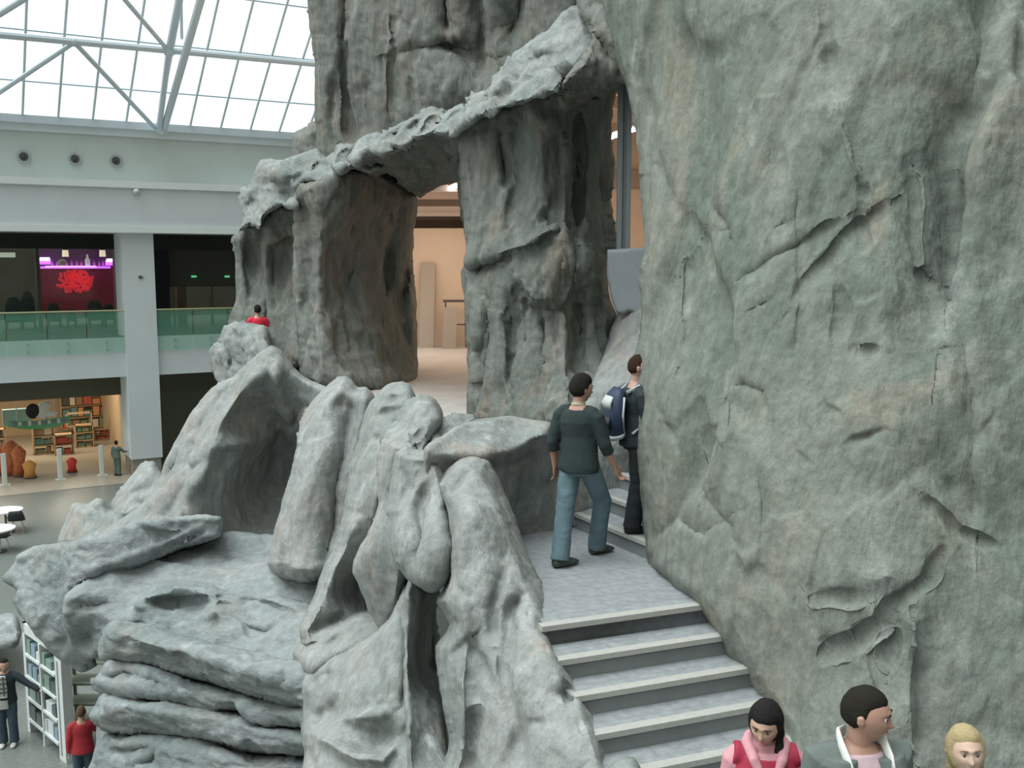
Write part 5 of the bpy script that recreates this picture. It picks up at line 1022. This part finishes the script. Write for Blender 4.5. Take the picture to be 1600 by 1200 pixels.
m1, V, P, s, hp = person('person', 'man in a black sweater and blue jeans, seen from behind, walking up across the landing', (.64, 9.25, LZ), R(148), 1.80,
    dict(al=(.06, .25, .095), ar=(-.03, -.30, .095), kl=(.085, .12, .50), kr=(-.13, -.22, .55), el=(.25, .06, 1.12), wl=(.255, .01, .88), er=(-.25, -.02, 1.12), wr=(-.30, -.14, .90)), head=(R(-30), R(8), 0),
    top=dict(mat=BLK, long=True), legs=JEANS, sleeve=.34, lean=(.02, -.02), toe=(-.5, -1), shoe=(.05, .06, .05), vox=.009, puff=1.12, face=True, skin=(.38, .22, .16))
b = MB(); b.tube([V(0, .012, 1.470), V(0, .008, 1.495)], [.068 * s, .062 * s], 18, (1, 0, 0)); b.build('collar', mat('cream_collar', (.34, .32, .24), .8), m1)
z2 = LZ + RIS
q = Zp(972, 832, z2)
m2, V, P, s, hp = person('person', 'man in dark clothes with a rucksack, half hidden by the cliff, on the climbing steps', (q.x + .13, q.y + .05, z2), R(104), 1.78,
    dict(ar=(-.08, .06, .09), al=(.10, -.36, .26), kl=(.11, -.30, .66), kr=(-.09, .0, .5), el=(.25, -.02, 1.15), wl=(.22, -.22, 1.02), er=(-.24, -.02, 1.13), wr=(-.2, -.2, 1.0)), head=(R(-15), R(4), 0),
    top=dict(mat=mat('black_jacket', (.016, .024, .028), .8), name='jacket', long=True), legs=mat('black_cloth', (.014, .018, .020), .85), sleeve=1, vox=.009, shoe=(.012, .012, .012), skin=(.40, .24, .18), hair=(.035, .02, .014))
bp = empty('rucksack', m2.location, m2.rotation_euler.z, 'navy blue and pale grey rucksack on the back of the half hidden man', 'bag')
NV = mat('navy_nylon', (.02, .035, .07), .6); PG = mat('pale_nylon', (.42, .45, .44), .6)
MB().tube([(0, .20, .98), (0, .22, 1.02), (0, .235, 1.20), (0, .215, 1.38), (0, .19, 1.46)], [(.12, .06), (.16, .085), (.165, .10), (.145, .085), (.08, .04)], 20, (1, 0, 0)).build('bag_body', NV, bp, True)
MB().tube([(0, .315, 1.06), (0, .325, 1.12), (0, .315, 1.18)], [(.10, .02), (.12, .03), (.10, .02)], 16, (1, 0, 0)).build('front_pocket', mat('black_nylon', (.02, .02, .022), .6), bp, True)
MB().tube([(0, .30, 1.25), (0, .315, 1.31), (0, .28, 1.38)], [(.11, .02), (.12, .03), (.10, .02)], 16, (1, 0, 0)).build('top_pocket', PG, bp, True)
MB().tube([(0, .21, .97), (0, .225, 1.01)], [(.15, .09), (.165, .097)], 20, (1, 0, 0)).build('base_panel', PG, bp, True)
for sx in (-1, 1):
    MB().tube([(sx * .1, .14, 1.42), (sx * .13, .03, 1.48), (sx * .14, -.11, 1.40), (sx * .15, -.13, 1.22), (sx * .16, .10, 1.02)], [(.012, .028)] * 5, 8, (0, 1, 0)).build('shoulder_strap', PG, bp, True)
    MB().tube([(sx * .15, .18, 1.05), (sx * .165, .20, 1.2), (sx * .14, .18, 1.38)], .012, 6).build('piping', PG, bp, True)
FZ = LZ - 6 * RIS
# three people in front
PINKM = mat('pink_fleece', (.50, .24, .27), .85, vary=.1, vscale=30); MAR = mat('maroon_vest', (.30, .018, .045), .75, vary=.15, vscale=10)
g1, V, P, s, hp = person('person', 'dark-haired woman with a long plait looking down, pink hood and dark red vest, bottom edge', (1.335, 4.95, FZ), R(-6), 1.615, {}, head=(R(-22), R(17), R(3)), hairstyle='long', hair=(.018, .016, .016),
    top=dict(mat=PINKM, name='hoodie'), legs=JEANS, female=True, vox=.0065, skin=(.44, .28, .205), tw=.008)
b = MB(); b.tube([V(0, 0, .98), V(0, 0, 1.1), V(0, 0, 1.32), V(0, .005, 1.42)], [(.18 * s, .145 * s), (.175 * s, .145 * s), (.205 * s, .155 * s), (.165 * s, .115 * s)], 24, (1, 0, 0))
for sx in (-1, 1): b.tube([V(sx * .10, 0, 1.39), V(sx * .185, .0, 1.41)], [.075 * s, .072 * s], 14, (0, 1, 0))
remesh(b.build('vest', MAR, g1), .008, 2, .008)
b = MB(); b.tube([V(0, .035, 1.43), V(0, .02, 1.50)], [(.125 * s, .11 * s), (.085 * s, .08 * s)], 20, (1, 0, 0))
for sx in (-1, 1): b.tube([V(sx * .075, .07, 1.49), V(sx * .105, .0, 1.475), V(sx * .075, -.10, 1.42), V(sx * .035, -.14, 1.33)], [.035 * s, .036 * s, .032 * s, .02 * s], 12, (0, 0, 1))
remesh(b.build('hood', PINKM, g1), .007, 2, .006)
for sx in (-1, 1): MB().tube([V(sx * .105, -.128, 1.38), V(sx * .125, -.15, 1.25), V(sx * .125, -.15, 1.05)], [(.010, .018)] * 3, 8, (0, 1, 0)).build('vest_trim', mat('navy_trim', (.02, .02, .05), .8), g1)
MB().tube([V(0, -.148, 1.32), V(0, -.152, 1.0)], .004, 6).build('zip', GALV, g1)
JK = mat('grey_jacket', (.105, .125, .115), .85, vary=.15, vscale=8)
g2, V, P, s, hp = person('person', 'short-haired man in a grey jacket with a white collar over a pink shirt, looking right', (1.70, 4.6, FZ), R(8), 1.825, {}, head=(R(58), R(6), 0), hair=(.020, .018, .015),
    top=dict(mat=mat('pale_pink_shirt', (.46, .34, .36), .8), name='shirt', sleeves=False), puff=1.03, legs=mat('dark_trousers', (.04, .05, .06)), vox=.0065, skin=(.38, .235, .17), tw=.006)
b = MB()
for sx in (-1, 1):                       # open jacket: two fronts joined round the back
    b.tube([V(sx * .115, -.03, .86), V(sx * .115, -.03, 1.1), V(sx * .125, -.03, 1.32), V(sx * .115, -.01, 1.43)], [(.085 * s, .14 * s), (.085 * s, .145 * s), (.09 * s, .148 * s), (.085 * s, .115 * s)], 18, (1, 0, 0))
    q = 'l' if sx > 0 else 'r'; S_, E_, W_ = P['s' + q], P['e' + q], P['w' + q]
    b.tube([V(0, .03, 1.38) * .4 + S_ * .6, S_, (S_ + E_) / 2, E_, W_], [.092 * s, .097 * s, .084 * s, .070 * s, .060 * s], 14, (0, 1, 0))
b.tube([V(0, .05, .86), V(0, .05, 1.1), V(0, .055, 1.35), V(0, .045, 1.45)], [(.15 * s, .09 * s), (.15 * s, .09 * s), (.17 * s, .09 * s), (.12 * s, .06 * s)], 20, (1, 0, 0))
remesh(b.build('jacket', JK, g2), .008, 2, .012)
WC = mat('white_collar', (.60, .62, .58), .8)
for sx in (-1, 1):
    b = MB(); b.tube([V(sx * .035, .085, 1.50), V(sx * .085, .05, 1.505), V(sx * .105, -.02, 1.49), V(sx * .105, -.09, 1.44), V(sx * .10, -.135, 1.385)], [(.030 * s, .010 * s), (.033 * s, .010 * s), (.034 * s, .011 * s), (.034 * s, .011 * s), (.030 * s, .008 * s)], 12, (0, 0, 1))
    o = b.build('collar', WC, g2, True); MB().ball(V(sx * .104, -.149, 1.392), .006, 8).build('button', GALV, o)
g3, V, P, s, hp = person('person', 'blonde woman in a green top looking up, at the bottom right corner', (2.225, 4.6, FZ), R(0), 1.615, {}, head=(R(-8), R(-6), R(-4)), hair=(.34, .27, .15), hairstyle='blonde',
    top=dict(mat=mat('green_top', (.03, .20, .07), .8, vary=.2, vscale=12), name='top'), legs=JEANS, female=True, vox=.0065, skin=(.50, .35, .27), tw=.008)
b = MB(); b.tube([V(0, .01, 1.42), V(0, .01, 1.475)], [(.10 * s, .09 * s), (.08 * s, .075 * s)], 18, (1, 0, 0)); remesh(b.build('collar', mat('teal_collar', (.16, .30, .24), .8), g3), .008, 1)
# people on the atrium floor
q = Zp(14, 1165, 0)
g4, V, P, s, hp = person('person', 'person in dark jacket and checked scarf reaching towards the display rack, bottom left', (q.x, q.y, 0), R(12), 1.72, dict(el=(.42, -.05, 1.22), wl=(.62, -.10, 1.10)), head=(R(20), R(10), 0),
    top=dict(mat=mat('black_jacket', (.016, .024, .028)), name='jacket', long=True), legs=mat('dark_blue_jeans', (.04, .07, .09), .85), vox=.014, skin=(.40, .26, .2), shoe=(.4, .4, .36), face=False)
b = MB().tube([V(-.02, -.135, 1.44), V(-.02, -.155, 1.2), V(-.02, -.15, 1.02)], [(.075, .02), (.095, .02), (.09, .02)], 12, (1, 0, 0)); sc_ = b.build('scarf', mat('pale_scarf', (.50, .52, .50), .8), g4)
for zz in (1.10, 1.18, 1.27, 1.36): MB().box(-.115, .075, -.185, -.172, zz, zz + .025).build('check_stripe', DM, sc_)
for xx in (-.07, .01): MB().box(xx, xx + .02, -.186, -.172, 1.05, 1.42).build('check_stripe', DM, sc_)
MB().tube([V(-.02, -.14, .96), V(-.02, -.14, .80)], [(.09, .03), (.10, .03)], 12, (1, 0, 0)).build('shirt_hem', mat('pale_grey_shirt', (.34, .35, .32), .8), g4)
q = D(126, 1103, 15.9); g5, V, P, s, hp = person('person', 'person in a red jacket seen from behind, between the display rack and the stacked ledges', (q.x, 15.9, 0), R(200), q.z, dict(er=(-.22, -.16, 1.2), wr=(-.12, -.38, 1.22)), top=dict(mat=mat('red_jacket', (.36, .025, .035), .8, vary=.15), name='jacket', long=True),
    legs=mat('dark_blue_jeans', (.04, .07, .09), .85), vox=.013, face=False, hair=(.12, .08, .05))
q = D(402, 476, 17.85); g6, V, P, s, hp = person('person', 'person in bright red showing above the pale rock at the foot of the slim pillars', (q.x, 17.85, TZ), R(200), q.z - TZ, {}, top=dict(mat=mat('bright_red_cloth', (.60, .02, .05), .8), name='jacket', long=True), legs=mat('dark_blue_jeans', (.04, .07, .09), .85), vox=.018, face=False)
q = Zp(184, 743, .02); g7, V, P, s, hp = person('person', 'person in grey-green working clothes standing inside the shop', tuple(q), R(170), D(184, 689, q.y).z, dict(er=(-.3, -.1, 1.2), wr=(-.34, -.3, 1.15)), top=dict(mat=mat('work_green', (.10, .14, .12), .85), name='jacket', long=True), legs=mat('work_green', (.10, .14, .12)), vox=.025, face=False)
